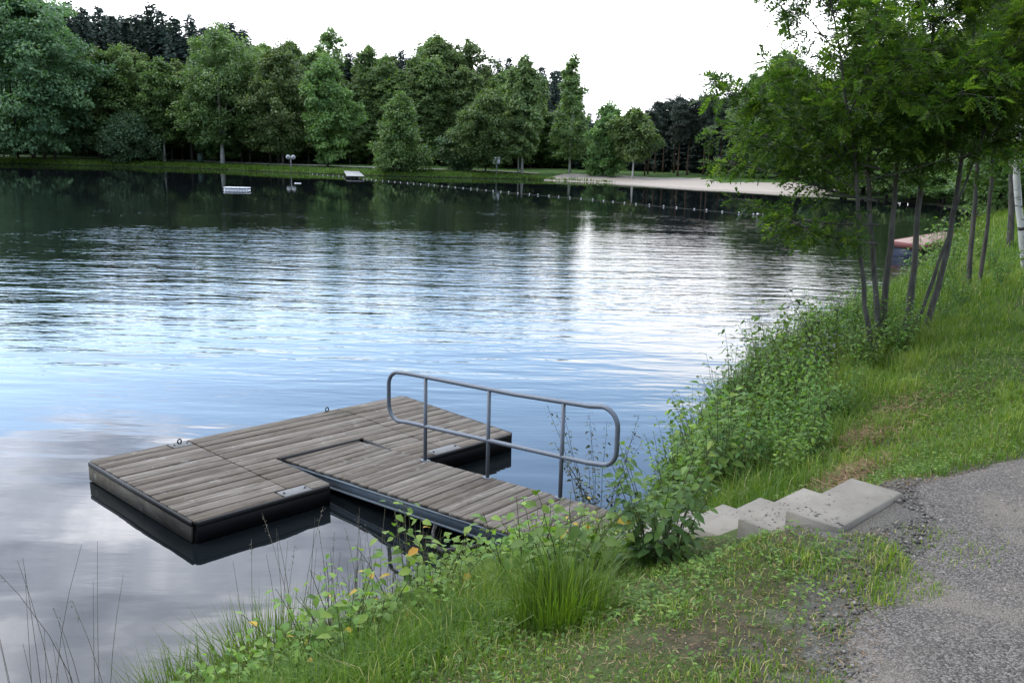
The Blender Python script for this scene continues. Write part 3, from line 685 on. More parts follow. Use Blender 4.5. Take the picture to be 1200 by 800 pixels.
far_tree('leafy', 668, 124, 66, 24, 'tall thin birch with a bare pale top, left of the gap in the treeline', 'birch_tree', low=.15, seed=23, cl=120, per=40, leaf='birch', bark='bark_birch', prof=cone, droop=.3)
far_tree('leafy', 712, 119, 122, 22, 'bushy green tree in the gap of the treeline behind the beach', 'broadleaf_tree', low=.06, seed=24, cl=130, leaf='alder', prof=oval)
far_tree('leafy', 742, 115, 128, 22, 'green birch with a thin white trunk behind the sand beach', 'birch_tree', low=.3, seed=25, cl=120, leaf='birch', bark='bark_birch', prof=oval, r0=.13)
far_tree('leafy', 390, 146, 34, 20, 'tall thin-topped birch that rises above its neighbours behind the alder', 'birch_tree', low=.3, seed=26, cl=120, per=40, leaf='birch', bark='bark_birch', prof=oval, cr=.2)
far_tree('leafy', 487, 136, 66, 22, 'tall birch standing behind the bushy low alder at the water edge', 'birch_tree', low=.2, seed=27, cl=130, leaf='birch', bark='bark_birch', prof=oval, droop=.4)
far_tree('leafy', 512, 140, 40, 28, 'tallest dark-crowned birch in the middle of the far treeline', 'birch_tree', low=.2, seed=28, cl=170, leaf='birch', bark='bark', prof=oval, droop=.4)
far_tree('leafy', 548, 142, 46, 26, 'tall birch behind the compact pale-green alder and the small dark tree', 'birch_tree', low=.2, seed=29, cl=150, leaf='birch', bark='bark', prof=oval, droop=.4)

# the wood behind: a few source trees, copied in rows
SPR = 'dark spruce in the dense wood behind the trees of the far shore'; PIN = 'dark pine with a bare trunk in the wood behind the sand beach'; BIR = 'grey-green birch standing among the dark spruces behind the far shore'; BRD = 'tree in the dark mixed woodland behind the right-hand lake shore'
src = {'spruce': [], 'pine': [], 'birch': [], 'leafy': []}
def place_wood(kind, px, D, top_py, group, label, scale_w=1.0, pyb=190):
    x, y = spot(px, D, pyb); place_xy(kind, x, y, height_to(px, top_py, x, y) - gz(x, y), group, label, scale_w)
def place_xy(kind, x, y, h, group, label, scale_w=1.0):
    zb = gz(x, y); lst = src[kind]; nv = 3
    if len(lst) < nv:
        sd_ = 60 + len(lst) + 7 * len(kind)
        if kind == 'spruce': o = make_tree('spruce_tree', 'spruce', 20, 3.6, .6, sd_, label, 'tree', group, (x, y, zb))
        elif kind == 'pine': o = make_tree('pine_tree', 'pine', 20, 3.0, 9.0, sd_, label, 'tree', group, (x, y, zb))
        elif kind == 'birch': o = make_tree('birch_tree', 'leafy', 20, 3.2, 3.5, sd_, label, 'tree', group, (x, y, zb), cl=190, card=.5, leaf='birch', bark='bark', prof=oval, droop=.4)
        else: o = make_tree('broadleaf_tree', 'leafy', 20, 4.2, 1.6, sd_, label, 'tree', group, (x, y, zb), cl=170, leaf='alder', bark='bark_dark', prof=oval)
        lst.append(o)
    else: o = copy_thing(lst[int(rng.integers(nv))], (x, y, zb), 0, label=label, group=group)
    s = h / 20; o.scale = (s * scale_w, s * scale_w, s); o.rotation_euler = (0, 0, rng.uniform(0, 6.28)); o.location.z -= .1
GS_, GP_, GB_, GL_ = 'spruces in the wood behind the far shore', 'pines in the wood behind the beach', 'birches among the spruces behind the far shore', 'trees of the woodland on the right-hand shore'
top_x = [-160, 0, 75, 120, 170, 230, 290, 310, 360, 420, 470, 520, 560, 620, 650, 700, 760]; top_y = [0, -10, -2, 0, 4, 12, 20, 50, 48, 58, 56, 48, 66, 62, 70, 135, 130]
def sky_line(px): return float(np.interp(px, top_x, top_y))
px = -150
while px < 700:                                                    # front of the wood, its tops make the skyline
    D = rng.uniform(141, 150); mid = 300 < px < 570; kind = 'spruce' if (60 < px < 310 or 570 < px < 690 or rng.random() < .25) else 'birch'
    place_wood(kind, px, D, sky_line(px) + rng.uniform(-5, 26), GS_ if kind == 'spruce' else GB_, SPR if kind == 'spruce' else BIR, rng.uniform(.9, 1.2)); px += rng.uniform(8, 13) if mid else rng.uniform(11, 18)
MID, GM_ = 'birch between the front trees and the dark spruces of the far shore', 'birches in the middle rows of the far wood'
px = 118
while px < 690:
    place_wood('birch' if rng.random() < .8 else 'leafy', px, rng.uniform(131.5, 140), sky_line(px) + rng.uniform(12, 75) + (35 if px < 300 else 0), GM_, MID, rng.uniform(1.1, 1.45)); px += rng.uniform(9, 15)
UND, GU_ = 'low leafy tree in the shade at the edge of the far wood', 'low trees along the edge of the far wood'
px = 90
while px < 700:
    place_wood('leafy', px, rng.uniform(134, 141), 186 - rng.uniform(26, 50), GU_, UND, rng.uniform(1.5, 2.1)); px += rng.uniform(12, 20)
for row in range(4):
    px = -160 + row * 5
    while px < 760:
        place_wood('spruce', px, 153 + row * 7 + rng.uniform(-2, 2), sky_line(px) + rng.uniform(8, 40) , GS_, SPR, 1.3); px += rng.uniform(13, 20)
for px in np.arange(752, 905, 9.0): place_wood('pine', px + rng.uniform(-4, 4), rng.uniform(118, 128), float(np.interp(px, [750, 780, 830, 880], [128, 112, 104, 108])) + rng.uniform(-3, 10), GP_, PIN, 1.0, 200)
for px in np.arange(690, 1010, 6.5): place_wood('spruce', px + rng.uniform(-4, 4), rng.uniform(128, 146), float(np.interp(px, [690, 720, 780, 830, 960], [130, 140, 124, 116, 112])) + rng.uniform(0, 10), GS_, SPR, 1.3, 200)
for (px, D) in [(p_ + rng.uniform(-8, 8), D_ + rng.uniform(-4, 4)) for D_, st_ in ((112, 13), (96, 16), (80, 18), (62, 24), (48, 30)) for p_ in np.arange({112: 860, 96: 900, 80: 960, 62: 1045, 48: 1110}[D_], 1330, st_)]:
    x, y = spot(px, D, 220)
    if lake_dist(x, y) > (9 if D < 100 else 15): place_xy('leafy' if rng.random() < .6 else ('birch' if rng.random() < .4 else 'spruce'), x, y, rng.uniform(11, 16), GL_, BRD, rng.uniform(1.1, 1.5))
rs = np.array([(20.0, 37), (24.6, 43.5), (30.5, 53), (35.5, 64), (36.2, 76), (34.5, 86), (31.5, 93)]); ss_r = np.r_[0, np.cumsum(np.linalg.norm(np.diff(rs, axis=0), axis=1))]
for v in np.arange(0, ss_r[-1], 2.0):
    x, y = np.interp(v, ss_r, rs[:, 0]) + rng.uniform(-.3, 2.2), np.interp(v, ss_r, rs[:, 1]) + rng.uniform(-.8, .8); place_xy('leafy' if rng.random() < .75 else 'birch', x, y, rng.uniform(6.5, 11), GL_, BRD, rng.uniform(1.2, 1.6))
for (x, y) in [(24, 29), (28, 34), (33, 31), (30, 26), (26, 22), (38, 36), (36, 25), (22, 18)]: place_xy('leafy', x, y, rng.uniform(8, 12), GL_, BRD, 1.3)

# ------------------------------------------------------------------ near trees on the bank
def near_tree(name, stems, loc, seed, label, cat, leaf_mat_, bark, dens=1.0, zmin=1.3, side_len=1.5, kind='rowan', low_branches=()):
    """stems: polylines relative to loc; side branches, twigs and leaves grow from them"""
    rr = np.random.default_rng(seed); o = thing(name, loc, 0, label, cat); tw = MB(); TP, TD = [], []
    for i, (poly, r0) in enumerate(stems):
        poly = np.array(poly, float); s = np.r_[0, np.cumsum(np.linalg.norm(np.diff(poly, axis=0), axis=1))]; u = np.linspace(0, s[-1], 22)
        P = np.stack([np.interp(u, s, poly[:, j]) for j in range(3)], 1); 
        for _ in range(3): P[1:-1] = (P[:-2] + 2 * P[1:-1] + P[2:]) / 4
        P[1:] += np.cumsum(rr.normal(0, .008, (21, 3)), 0); rad = r0 * (1 - 1 * .85 * (u / s[-1])) * .86 * (1 + .5 * np.exp(-u * 9)) * (1 + .06 * np.sin(u * 17 + i) + .05 * np.sin(u * 31 + 2 * i))
        mb = MB(); tube(mb, P, rad, 9); mb.build('trunk', bark, o, True)
        hz_ = P[:, 2]; zlo = zmin; n_b = int(17 * dens)
        zs = list(rr.uniform(zlo, hz_[-1] * .98, n_b)) 
        for k, z in enumerate(zs):
            b = np.array([np.interp(z, hz_, P[:, j]) for j in range(3)]); az = k * 2.4 + seed + rr.uniform(-.5, .5); fr = (z - zlo) / max(.1, hz_[-1] - zlo)
            ln = side_len * rr.uniform(.55, 1.1) * (1.1 - .65 * fr); el = rr.uniform(.25, .75) + .3 * fr
            grow(tw, TP, TD, b, az, el, ln, .30 * np.interp(z, hz_, rad) + .004, rr)
        grow(tw, TP, TD, P[-1], rr.uniform(0, 6), 1.2, .5, .006, rr)
    for (b, az, el, ln) in low_branches: grow(tw, TP, TD, np.array(b, float), az, el, ln, .016, rr)
    tw.build('branches', bark, o, True)
    TP, TD = np.array(TP), np.array(TD); lm = MB(); n = len(TP)
    if kind == 'rowan':
        A = norm(TD * .6 + rr.normal(0, .6, (n, 3)) + np.array([0, 0, -.05])); Nn = norm(np.array([0, 0, 1.]) + rr.normal(0, .45, (n, 3))); S = norm(np.cross(Nn, A)); rl = rr.uniform(.10, .19, n); tn = np.clip(rr.normal(.48, .26, n), 0, 1)
        for j in range(5):
            fr = .28 + .17 * j; c = TP + A * (rl * fr)[:, None] + np.array([0, 0, -1.]) * (rl * .25 * fr ** 2)[:, None]; lw = .066 * (1 - .25 * abs(j - 2) / 2)
            for sg in (-1, 1): cards(lm, c, A * .55 + S * sg * .85 + rr.normal(0, .15, (n, 3)), Nn + S * sg * .25, lw * rr.uniform(.8, 1.2, n), .025, np.clip(tn + rr.normal(0, .08, n), 0, 1), .1)
        cards(lm, TP + A * (rl * .98)[:, None] - np.array([0, 0, 1.]) * (rl * .25)[:, None], A, Nn, .05, .019, tn, .1)
    else:
        for j in range(3):
            A = TD * .4 + rr.normal(0, .6, (n, 3)) + np.array([0, 0, -.5]); leaves(lm, TP + rr.normal(0, .05, (n, 3)), A, np.array([0, 0, 1.]) + rr.normal(0, .6, (n, 3)), rr.uniform(.05, .08, n), .05, np.clip(rr.normal(.5, .2, n), 0, 1))
    lm.build('crown', leaf_mat_, o); return o
def grow(mb, TP, TD, b, az, el, ln, r, rr, lvl=0):
    d = np.array([math.cos(az) * math.cos(el), math.sin(az) * math.cos(el), math.sin(el)]); n = 6; P = [b]
    for i in range(n): d = norm(d + rr.normal(0, .10, 3) + np.array([0, 0, -.05 if lvl else .01])); P.append(P[-1] + d * ln / n)
    P = np.array(P); tube(mb, P, np.linspace(r, max(.002, r * .3), n + 1), 5 if lvl == 0 else 4, caps=False)
    if lvl < 1:
        for k in range(int(6 + ln * 10)):
            f = rr.uniform(.18, 1); i = min(n - 1, int(f * n)); q0 = P[i] + (P[i + 1] - P[i]) * (f * n - i)
            grow(mb, TP, TD, q0, az + rr.choice([-1, 1]) * rr.uniform(.4, 1.2), rr.uniform(-.3, .75), rr.uniform(.2, .5) * (1.2 - .5 * f), r * .35, rr, 1)
    m = int(5 + ln * 7) if lvl else int(ln * 4)
    for k in range(m):
        f = rr.uniform(.2, 1); i = min(n - 1, int(f * n)); TP.append(P[i] + (P[i + 1] - P[i]) * (f * n - i)); TD.append(norm(P[i + 1] - P[i]))

def stem_from_pixels(base, pts, D0):
    """points up a stem (photo pixels, distance) relative to the tree's base"""
    o = []
    for (px, py, D) in pts:
        d = ray(px, py); p = d / d[1] * D + np.array([0, 0, H]); o.append(p - base)
    return o
def bank(px, D):
    x, y = spot(px, D, 400); return np.array([x, y, gz(x, y)])
b1 = bank(1026, 10.0)
near_tree('rowan_tree', [(stem_from_pixels(b1, [(1020, 418, 9.85), (1004, 290, 9.8), (998, 190, 9.7), (985, 60, 9.5), (965, -60, 9.3)], 0), .034),
    (stem_from_pixels(b1, [(1031, 408, 10.0), (1021, 300, 10.0), (1015, 220, 10.1), (1020, 90, 10.2), (1010, -90, 10.2)], 0), .042),
    (stem_from_pixels(b1, [(1034, 404, 10.1), (1036, 290, 10.1), (1044, 190, 10.2), (1052, 80, 10.4), (1060, -100, 10.6)], 0), .046)],
    b1, 3, 'rowan tree with thin clustered stems leaning over the water, leftmost on the bank', 'tree', M['rowan'], M['bark'], 1.0, 1.75, 1.75, low_branches=[((-.2, -.25, 1.3), 3.3, -.05, 1.2), ((-.2, -.1, 1.75), 2.75, .12, 1.9), ((-.2, -.2, 1.5), 3.3, .02, 1.5), ((-.25, -.2, 2.1), 3.0, .12, 1.7), ((-.3, -.2, 2.6), 2.9, .2, 1.6), ((-.1, .2, 2.3), 2.4, .2, 1.6)])
b2 = bank(1070, 10.2)
near_tree('rowan_tree', [(stem_from_pixels(b2, [(1062, 402, 10.2), (1072, 300, 10.3), (1082, 210, 10.4), (1098, 90, 10.6), (1105, -100, 10.8)], 0), .05),
    (stem_from_pixels(b2, [(1066, 404, 10.1), (1092, 335, 10.0), (1112, 270, 9.9), (1150, 170, 9.8), (1190, 60, 9.7)], 0), .03),
    (stem_from_pixels(b2, [(1078, 404, 10.2), (1102, 330, 10.3), (1118, 250, 10.4), (1132, 140, 10.5), (1150, -80, 10.6)], 0), .048)],
    b2, 5, 'rowan tree with three diverging stems, right of the leftmost rowan on the bank', 'tree', M['rowan'], M['bark'], 1.0, 1.8, 1.6)
b3 = bank(1139, 13.2)
near_tree('rowan_tree', [(stem_from_pixels(b3, [(1133, 360, 13.2), (1139, 285, 13.2), (1146, 200, 13.3), (1140, 60, 13.3), (1130, -90, 13.4)], 0), .05),
    (stem_from_pixels(b3, [(1144, 360, 13.25), (1155, 285, 13.3), (1163, 190, 13.4), (1180, 60, 13.6), (1190, -80, 13.8)], 0), .042)],
    b3, 8, 'twin-stemmed small rowan farther along the bank, in the long grass', 'tree', M['rowan'], M['bark'], 1.2, 1.7, 1.8)
b4 = bank(1203, 15.0)
near_tree('birch_tree', [(stem_from_pixels(b4, [(1204, 340, 15), (1199, 270, 15), (1191, 225, 15), (1196, 120, 15.1), (1200, -80, 15.2)], 0), .085)],
    b4, 9, 'birch with a pale patchy trunk at the right edge of the meadow', 'tree', M['birch'], M['bark_birch'], 2.4, 1.6, 1.9, 'birch')
b5 = bank(1184, 20.5)
near_tree('broadleaf_tree', [(stem_from_pixels(b5, [(1183, 300, 20.5), (1186, 240, 20.5), (1188, 120, 20.6), (1180, -60, 20.7)], 0), .10)],
    b5, 10, 'grey-trunked tree behind the birch at the right edge, in the meadow', 'tree', M['rowan'], M['bark'], 2.6, 2.0, 2.4, 'birch')

# ------------------------------------------------------------------ bank plants
def plant(name, mats, h, n_st, ll, lw, spread, per, seed, parent_label, cat, group, loc, top_heavy=.25, tn=(.45, .2), lean=(0, 0), yel=0., stem_r=.004, up=.6):
    rr = np.random.default_rng(seed); o = thing(name, loc, 0, parent_label, cat, group); sb = MB(); P_, A_, N_, L_ = [], [], [], []
    for i in range(n_st):
        az = rr.uniform(0, 6.28); sp = spread * rr.uniform(.3, 1); hh = h * rr.uniform(.6, 1.08); k = np.linspace(0, 1, 7); r_b = spread * .35 * math.sqrt(rr.random())
        P = np.c_[math.cos(az) * (r_b + sp * k ** 1.6) + lean[0] * k, math.sin(az) * (r_b + sp * k ** 1.6) + lean[1] * k, hh * k - .06 * (1 - k)]
        P[1:] += np.cumsum(rr.normal(0, .010 * h, (6, 3)), 0); tube(sb, P, np.linspace(stem_r, stem_r * .35, 7), 4, caps=False)
        m = int(per * rr.uniform(.8, 1.2))
        for j in range(m):
            f = top_heavy + (1 - top_heavy) * (j + rr.random()) / m; b = np.array([np.interp(f, k, P[:, c]) for c in range(3)]); a = j * 2.4 + rr.uniform(-.5, .5)
            dv = np.array([math.cos(a), math.sin(a), rr.uniform(-.3, .5)]); pet = ll * rr.uniform(.3, .9) * (1.1 - .6 * f)
            e = b + dv * pet; P_.append(e); A_.append(dv + np.array([0, 0, -.25]) + rr.normal(0, .2, 3)); N_.append(np.array([0, 0, 1.]) + .3 * dv + rr.normal(0, .3, 3)); L_.append(ll * rr.uniform(.6, 1.15) * (1.1 - .4 * f))
            if pet > .03: tube(sb, [b, e], stem_r * .35, 3, caps=False)
    P_, A_, N_, L_ = map(np.array, (P_, A_, N_, L_)); n = len(P_); T = np.clip(rr.normal(tn[0], tn[1], n), 0, .92)
    if yel: T = np.where(rr.random(n) < yel, rr.uniform(.955, 1, n), T)
    lb = MB(); leaves(lb, P_, A_, N_, L_, L_ * lw, T); sb.build('stems', mats[1], o); lb.build('foliage', mats[0], o); return o
def at(px, py): p = ground_at(px, py); return p
def put(src_, px, py, s=1., label=None, group=None, dz=0):
    x, y, z = ground_at(px, py); return copy_thing(src_, (x, y, gz(x, y) + dz), rng.uniform(0, 6.28), (s, s, s), label, group)

p = at(770, 660); plant('leafy_shrub', (M['nettle'], M['stem']), .66, 17, .088, .64, .25, 30, 31, 'tall leafy shrub between the gangway end and the concrete stairs', 'shrub', None, (p[0], p[1], gz(p[0], p[1])), .06, (.5, .2))
p = np.array([.95, 8.75]); plant('water_shrub', (M['dark_shrub'], M['bark_dark']), 1.25, 13, .07, .6, .55, 34, 32, 'dark-leaved shrub hanging over the water behind the end of the handrail', 'shrub', None, (p[0], p[1], gz(p[0], p[1])), .1, (.45, .25), (-.15, 0))
x, y = spot(980, 9.4, 400); plant('sapling', (M['dark_shrub'], M['bark_dark']), 1.0, 7, .085, .6, .40, 20, 33, 'dark young sapling against the water left of the rowan stems', 'sapling', None, (x, y, gz(x, y)), .25, (.35, .2), (-.2, .0))
p = at(668, 700); x, y = p[0], p[1] + .25; plant('leafy_weed', (M['weed'], M['stem']), 0.5, 9, 0.11, .75, 0.26, 13, 34, 'broad-leaved weed above the grass tussock next to the gangway', 'weed', None, (x, y, gz(x, y)), 0.2, (0.4, .2), yel=0.03)
x, y = -0.5, 4.6; plant('leafy_weed', (M['weed'], M['stem']), 0.74, 17, 0.088, .75, 0.34, 20, 35, 'pale-green weed with yellowing leaves at the bottom edge of the bank', 'weed', None, (x, y, gz(x, y)), 0.12, (0.62, .2), yel=0.05)
x, y = -0.9, 4.2; plant('leafy_weed', (M['weed'], M['stem']), 0.64, 16, 0.08, .75, 0.34, 19, 36, 'bright leafy weed left of the yellowing weed, low on the bank', 'weed', None, (x, y, gz(x, y)), 0.12, (0.6, .2), yel=0.04)
x, y = -0.22, 5.15; plant('leafy_weed', (M['weed'], M['stem']), 0.6, 14, 0.09, .75, 0.3, 18, 40, 'green weed with broad leaves right of the yellowing weed, before the lush tussock', 'weed', None, (x, y, gz(x, y)), 0.12, (0.5, .2), yel=0.03)
x, y = -0.62, 5.75; plant('leafy_weed', (M['weed'], M['stem']), 0.55, 8, 0.095, .75, 0.26, 12, 37, 'weed with orange and yellow leaves in front of the gangway side', 'weed', None, (x, y, gz(x, y)), 0.25, (0.6, .2), yel=0.16)
x, y = -3.0, 4.55; plant('leafy_weed', (M['weed'], M['stem']), 0.5, 4, 0.07, .75, 0.25, 8, 38, 'sparse weed with a yellow tip at the bottom left corner by the water', 'weed', None, (x, y, max(gz(x, y), -0.05)), 0.4, (0.6, .2), yel=0.15)
x, y = 0.62, 6.85; plant('leafy_weed', (M['weed'], M['stem']), 0.75, 4, 0.09, .75, 0.16, 8, 39, 'thin weed with brown curled leaves at the landward end of the gangway', 'weed', None, (x, y, gz(x, y)), 0.4, (0.6, .2), yel=0.3)
GW1, GW2, GW3 = 'leafy plants in the dense growth along the bank', 'low leafy weeds in the grass at the foot of the bank', 'grass tussocks on the bank'
LW1, LW2 = 'leafy green plant in the dense growth between the stairs and the rowan trees', 'low leafy weed in the long grass at the foot of the bank'
bank_src = [plant('bank_plant', (M['nettle'] if k % 3 else M['weed'], M['stem']), .85, 11, .088, .64, .30, 24, 41 + k, LW1, 'plant', GW1, (*bp, gz(*bp)), .15, (.5, .22)) for k, bp in enumerate([(1.55, 8.0), (1.9, 8.5), (2.3, 9.0), (1.7, 7.3)])]
bank_src += [plant('bank_plant', (M['weed'], M['stem']), 1.0, 7, .125, .72, .26, 17, 47, LW1, 'plant', GW1, (1.95, 7.9, gz(1.95, 7.9)), .2, (.5, .2), yel=.01), plant('bank_plant', (M['nettle'], M['stem']), 1.05, 9, .10, .42, .2, 26, 48, LW1, 'plant', GW1, (2.5, 9.6, gz(2.5, 9.6)), .1, (.62, .2))]
n = 0
for i in range(900):
    if n >= 130: break
    d0 = rng.uniform(.1, 1.75); i0 = rng.uniform(0, 1); A0, B0 = np.array([.75, 7.0]), np.array([4.1, 13.2]); c = A0 + (B0 - A0) * i0; nx_ = np.array([.84, -.54]); c = c + nx_ * (d0 - .1)
    tt_, ss_ = stair_coords(*c)
    gt_, gs_ = (c - GO) @ GD, (c - GO) @ GS
    if lake_dist(c[0], c[1]) < .05 or (tt_ < 3.2 and abs(ss_) < .6) or (gt_ < GL + .35 and abs(gs_) < .95): continue
    s = rng.uniform(.6, 1.25) * (1.12 - .45 * d0 / 1.5); copy_thing(bank_src[int(rng.integers(6))], (c[0], c[1], gz(*c) - .02), rng.uniform(0, 6.28), (s, s, s), LW1, GW1); n += 1
for (px, D, s) in [(1050, 9.6, .6), (1075, 9.7, .55), (1010, 9.5, .6), (1100, 10.6, .6), (1120, 11.5, .7), (1160, 13, .7), (1090, 12.5, .9), (1115, 14.5, .9), (1070, 14.0, .9), (1100, 17, 1.1), (1130, 18, 1.0), (1085, 20, 1.2), (1150, 15.5, .8), (1195, 12.5, .7), (1085, 24, 1.6), (1100, 26, 1.7), (1065, 23, 1.4), (1125, 27, 1.6), (1040, 9.9, .8), (1018, 9.2, .7), (1060, 9.4, .7)]:
    b = bank(px, D); copy_thing(bank_src[int(rng.integers(6))], (*b[:2], b[2] - .02), rng.uniform(0, 6.28), (s, s, s), 'leafy plant in the long grass around the feet of the rowan trees', 'leafy plants round the rowan stems')
weed_src = [plant('low_weed', (M['weed'], M['stem']), .5, 9, .078, .72, .22, 14, 51 + k, LW2, 'weed', GW2, (*bp, gz(*bp)), .2, (.6, .2), yel=.02) for k, bp in enumerate([(-.95, 5.3), (-.35, 5.8), (-1.5, 4.9)])]
n = 0
for i in range(600):
    if n >= 84: break
    c = np.array([-1.9, 4.1]) + (np.array([.4, 6.3]) - np.array([-1.9, 4.1])) * rng.uniform(0, 1) + np.array([.72, -.69]) * rng.uniform(-.2, 1.15)
    if lake_dist(*c) < .05: continue
    tt_, ss_ = stair_coords(*c)
    if tt_ < 3.2 and abs(ss_) < .6: continue
    s = rng.uniform(.6, 1.2); copy_thing(weed_src[int(rng.integers(3))], (*c, gz(*c) - .02), rng.uniform(0, 6.28), (s, s, s), LW2, GW2); n += 1

def tussock(loc, h, n, R, seed, label, group=None, name='grass_tussock', tn=(.35, .15), lean=.5):
    rr = np.random.default_rng(seed); mb = MB(); a = rr.uniform(0, 6.28, n); r = R * np.sqrt(rr.random(n)) * .5
    P = np.c_[np.cos(a) * r, np.sin(a) * r, np.full(n, -.03)]; blades(mb, P, h * rr.uniform(.5, 1.1, n), rr.uniform(.005, .009, n), a + rr.normal(0, .5, n), np.clip(rr.normal(lean, .25, n), .02, 1.1), np.clip(rr.normal(*tn, n), 0, .84))
    o = mb.build(name, M['grass']); o.location = loc; return tag(o, label, 'grass tussock', group)
p = at(660, 728); x, y = p[0], p[1]; tussock((x, y, gz(x, y)), .36, 620, .42, 1, 'thick dark-green grass tussock on the bank just below the gangway', None, tn=(.28, .16), lean=.34)
x, y = -1.35, 4.65; tussock((x, y, gz(x, y)), .72, 1200, .66, 2, 'tall bright grass tussock at the lower left water edge', None, tn=(.5, .15), lean=.38)
x, y = -1.75, 4.4; tussock((x, y, gz(x, y)), .66, 900, .55, 3, 'upright grass tussock leftmost at the bottom of the bank', None, tn=(.45, .15), lean=.32)
x, y = -.85, 5.55; tussock((x, y, gz(x, y)), .5, 520, .45, 4, 'bright grass tussock among the weeds under the hose', None, tn=(.5, .15))
x, y = -.15, 5.95; tussock((x, y, gz(x, y)), .48, 700, .52, 5, 'lush grass tussock against the near side of the gangway', None, tn=(.45, .15))
x, y = .80, 6.1; tussock((x, y, gz(x, y)), .38, 450, .4, 6, 'grass tussock at the foot of the tall leafy shrub by the stairs', None, tn=(.4, .15))

# thin dry stalks standing in the shallow water
def stalks(loc, n, h, R, seed, label, group=None):
    rr = np.random.default_rng(seed); mb = MB()
    for i in range(n):
        a = rr.uniform(0, 6.28); r = R * math.sqrt(rr.random()); hh = h * rr.uniform(.55, 1.1); dx, dy = rr.normal(0, .11, 2) * hh; k = np.linspace(0, 1, 5)[:, None]
        P = np.array([r * math.cos(a), r * math.sin(a), -.15]) + k * np.array([0, 0, hh]) + k ** 1.7 * np.array([dx, dy, 0]); tube(mb, P, np.linspace(.0032, .0013, 5), 3, rr.uniform(.0, 1), False)
        if rr.random() < .45:
            m = 14; e = P[-1] + (P[-2] - P[-1]) * rr.random((m, 1)) * .7 + rr.normal(0, .008, (m, 3)); cards(mb, e, rr.normal(0, 1, (m, 3)), rr.normal(0, 1, (m, 3)), .016, .006, rr.uniform(.2, .9, m))
    o = mb.build('dry_stalk_clump', M['stalk']); o.location = loc; return tag(o, label, 'dry grass', group)
stalks((-2.75, 5.0, 0), 17, 1.2, .34, 1, 'thin dry grass stalks rising from the shallows at the left edge')
stalks((-1.6, 5.95, 0), 14, 1.0, .42, 2, 'sparse dry stalks before the front corner of the pontoon')
stalks((-.95, 6.75, 0), 34, .80, .34, 3, 'dense dry stalks in front of the gangway side beam')
stalks((-1.3, 6.2, .05), 18, .75, .36, 4, 'dry stalks with seed heads just above the weeds near the hose')

# ------------------------------------------------------------------ grass, litter, gravel stones (uncountable)
def scatter(x0, x1, y0, y1, dens, seed):
    rr = np.random.default_rng(seed); n = int((x1 - x0) * (y1 - y0) * dens); x, y = rr.uniform(x0, x1, n), rr.uniform(y0, y1, n)
    px_, py_, f = project(np.c_[x, y, np.full(n, 1.5)]); k = (px_ > -330) & (px_ < 1520) & (py_ < 1150); return x[k], y[k], rr
def on_land(x, y, stair_m=.03):
    d = lake_dist(x, y); tt_, ss_ = stair_coords(x, y); on_st = (tt_ > -.40) & (tt_ < RUN * NSTEP + .8) & (np.abs(ss_) < SW / 2 + stair_m)
    gt, gs = (x - GO[0]) * GD[0] + (y - GO[1]) * GD[1], (x - GO[0]) * GS[0] + (y - GO[1]) * GS[1]; on_g = (gt < GL + .05) & (np.abs(gs) < GW + .02)
    return d, ~(on_st | on_g)
gm = MB()
for (x0, x1, y0, y1, dens, sd_, wmul) in ((-4.5, 4.6, 1.2, 6.0, 5200, 1, 1.0), (-2.5, 6.5, 6.0, 10.5, 2500, 2, 1.35), (0, 13, 10.5, 18, 800, 3, 2.1), (6, 26, 18, 40, 190, 4, 4.0)):
    x, y, rr = scatter(x0, x1, y0, y1, dens, sd_); d, ok = on_land(x, y)
    nz = noise2(x, y, 1.1) * .6 + noise2(x, y, 2.6) * .5; pin = path_in(x, y) + .16 * noise2(x, y, 1.6) + .10 * noise2(x, y, 3.5)
    worn = sm(1.9, 3.0, d) * (1 - sm(5.2, 6.6, y)) * (1 - sm(1.2, 2.0, np.abs(x - .6) - .0))            # trodden, mossy turf between path and slope
    prob = sm(-1.5, .3, nz + .9 * (1 - worn)) * (1 - .1 * worn); prob = prob * np.where(pin > 0, .5 * sm(.35, 1.1, nz) * (1 - sm(.25, .75, pin)) + .25 * (1 - sm(0, .14, pin)), 1) * sm(-.02, .1, d)
    hay = np.exp(-(((x - 2.35) * .62 + (y - 5.75) * .78) / .8) ** 2 - (((x - 2.35) * .78 - (y - 5.75) * .62 - .0) / .42) ** 2); prob *= 1 - .85 * hay
    k = ok & (rr.random(len(x)) < prob); x, y, d, worn, nz, pin = x[k], y[k], d[k], worn[k], nz[k], pin[k]; n = len(x)
    tall = (1 - sm(1.4, 2.5, d)) * sm(0, .3, d) ; mead = sm(8.5, 12, y)
    h = (.040 + .055 * np.clip(nz, 0, 1.8) + .26 * tall + .03 * (1 - worn) * sm(1.5, 2.5, d) + .20 * mead * (1 - sm(2.2, 3.6, d)) + .05 * mead) * rr.uniform(.55, 1.3, n)
    tq, sq = stair_coords(x, y); h = h * (1 - .6 * sm(-.2, .1, pin)) * (1 - .55 * (1 - sm(.3, .9, np.abs(sq))) * sm(-.5, -.2, tq) * (1 - sm(2.2, 2.8, tq)))
    T = np.clip(rr.normal(.50, .18, n) + .17 * nz - .10 * tall * (y > 6), 0, .86); dry = rr.random(n) < .03 + .09 * worn; T = np.where(dry, rr.uniform(.9, 1, n), T)
    blades(gm, np.c_[x, y, ground_z(x, y) - .008], h, rr.uniform(.0035, .0065, n) * wmul, rr.uniform(0, 6.28, n), np.clip(rr.normal(.5, .3, n), .05, 1.2), T)
tag(gm.build('bank_grass', M['grass']), 'short green grass covering the bank and the meadow', 'grass', kind='stuff')
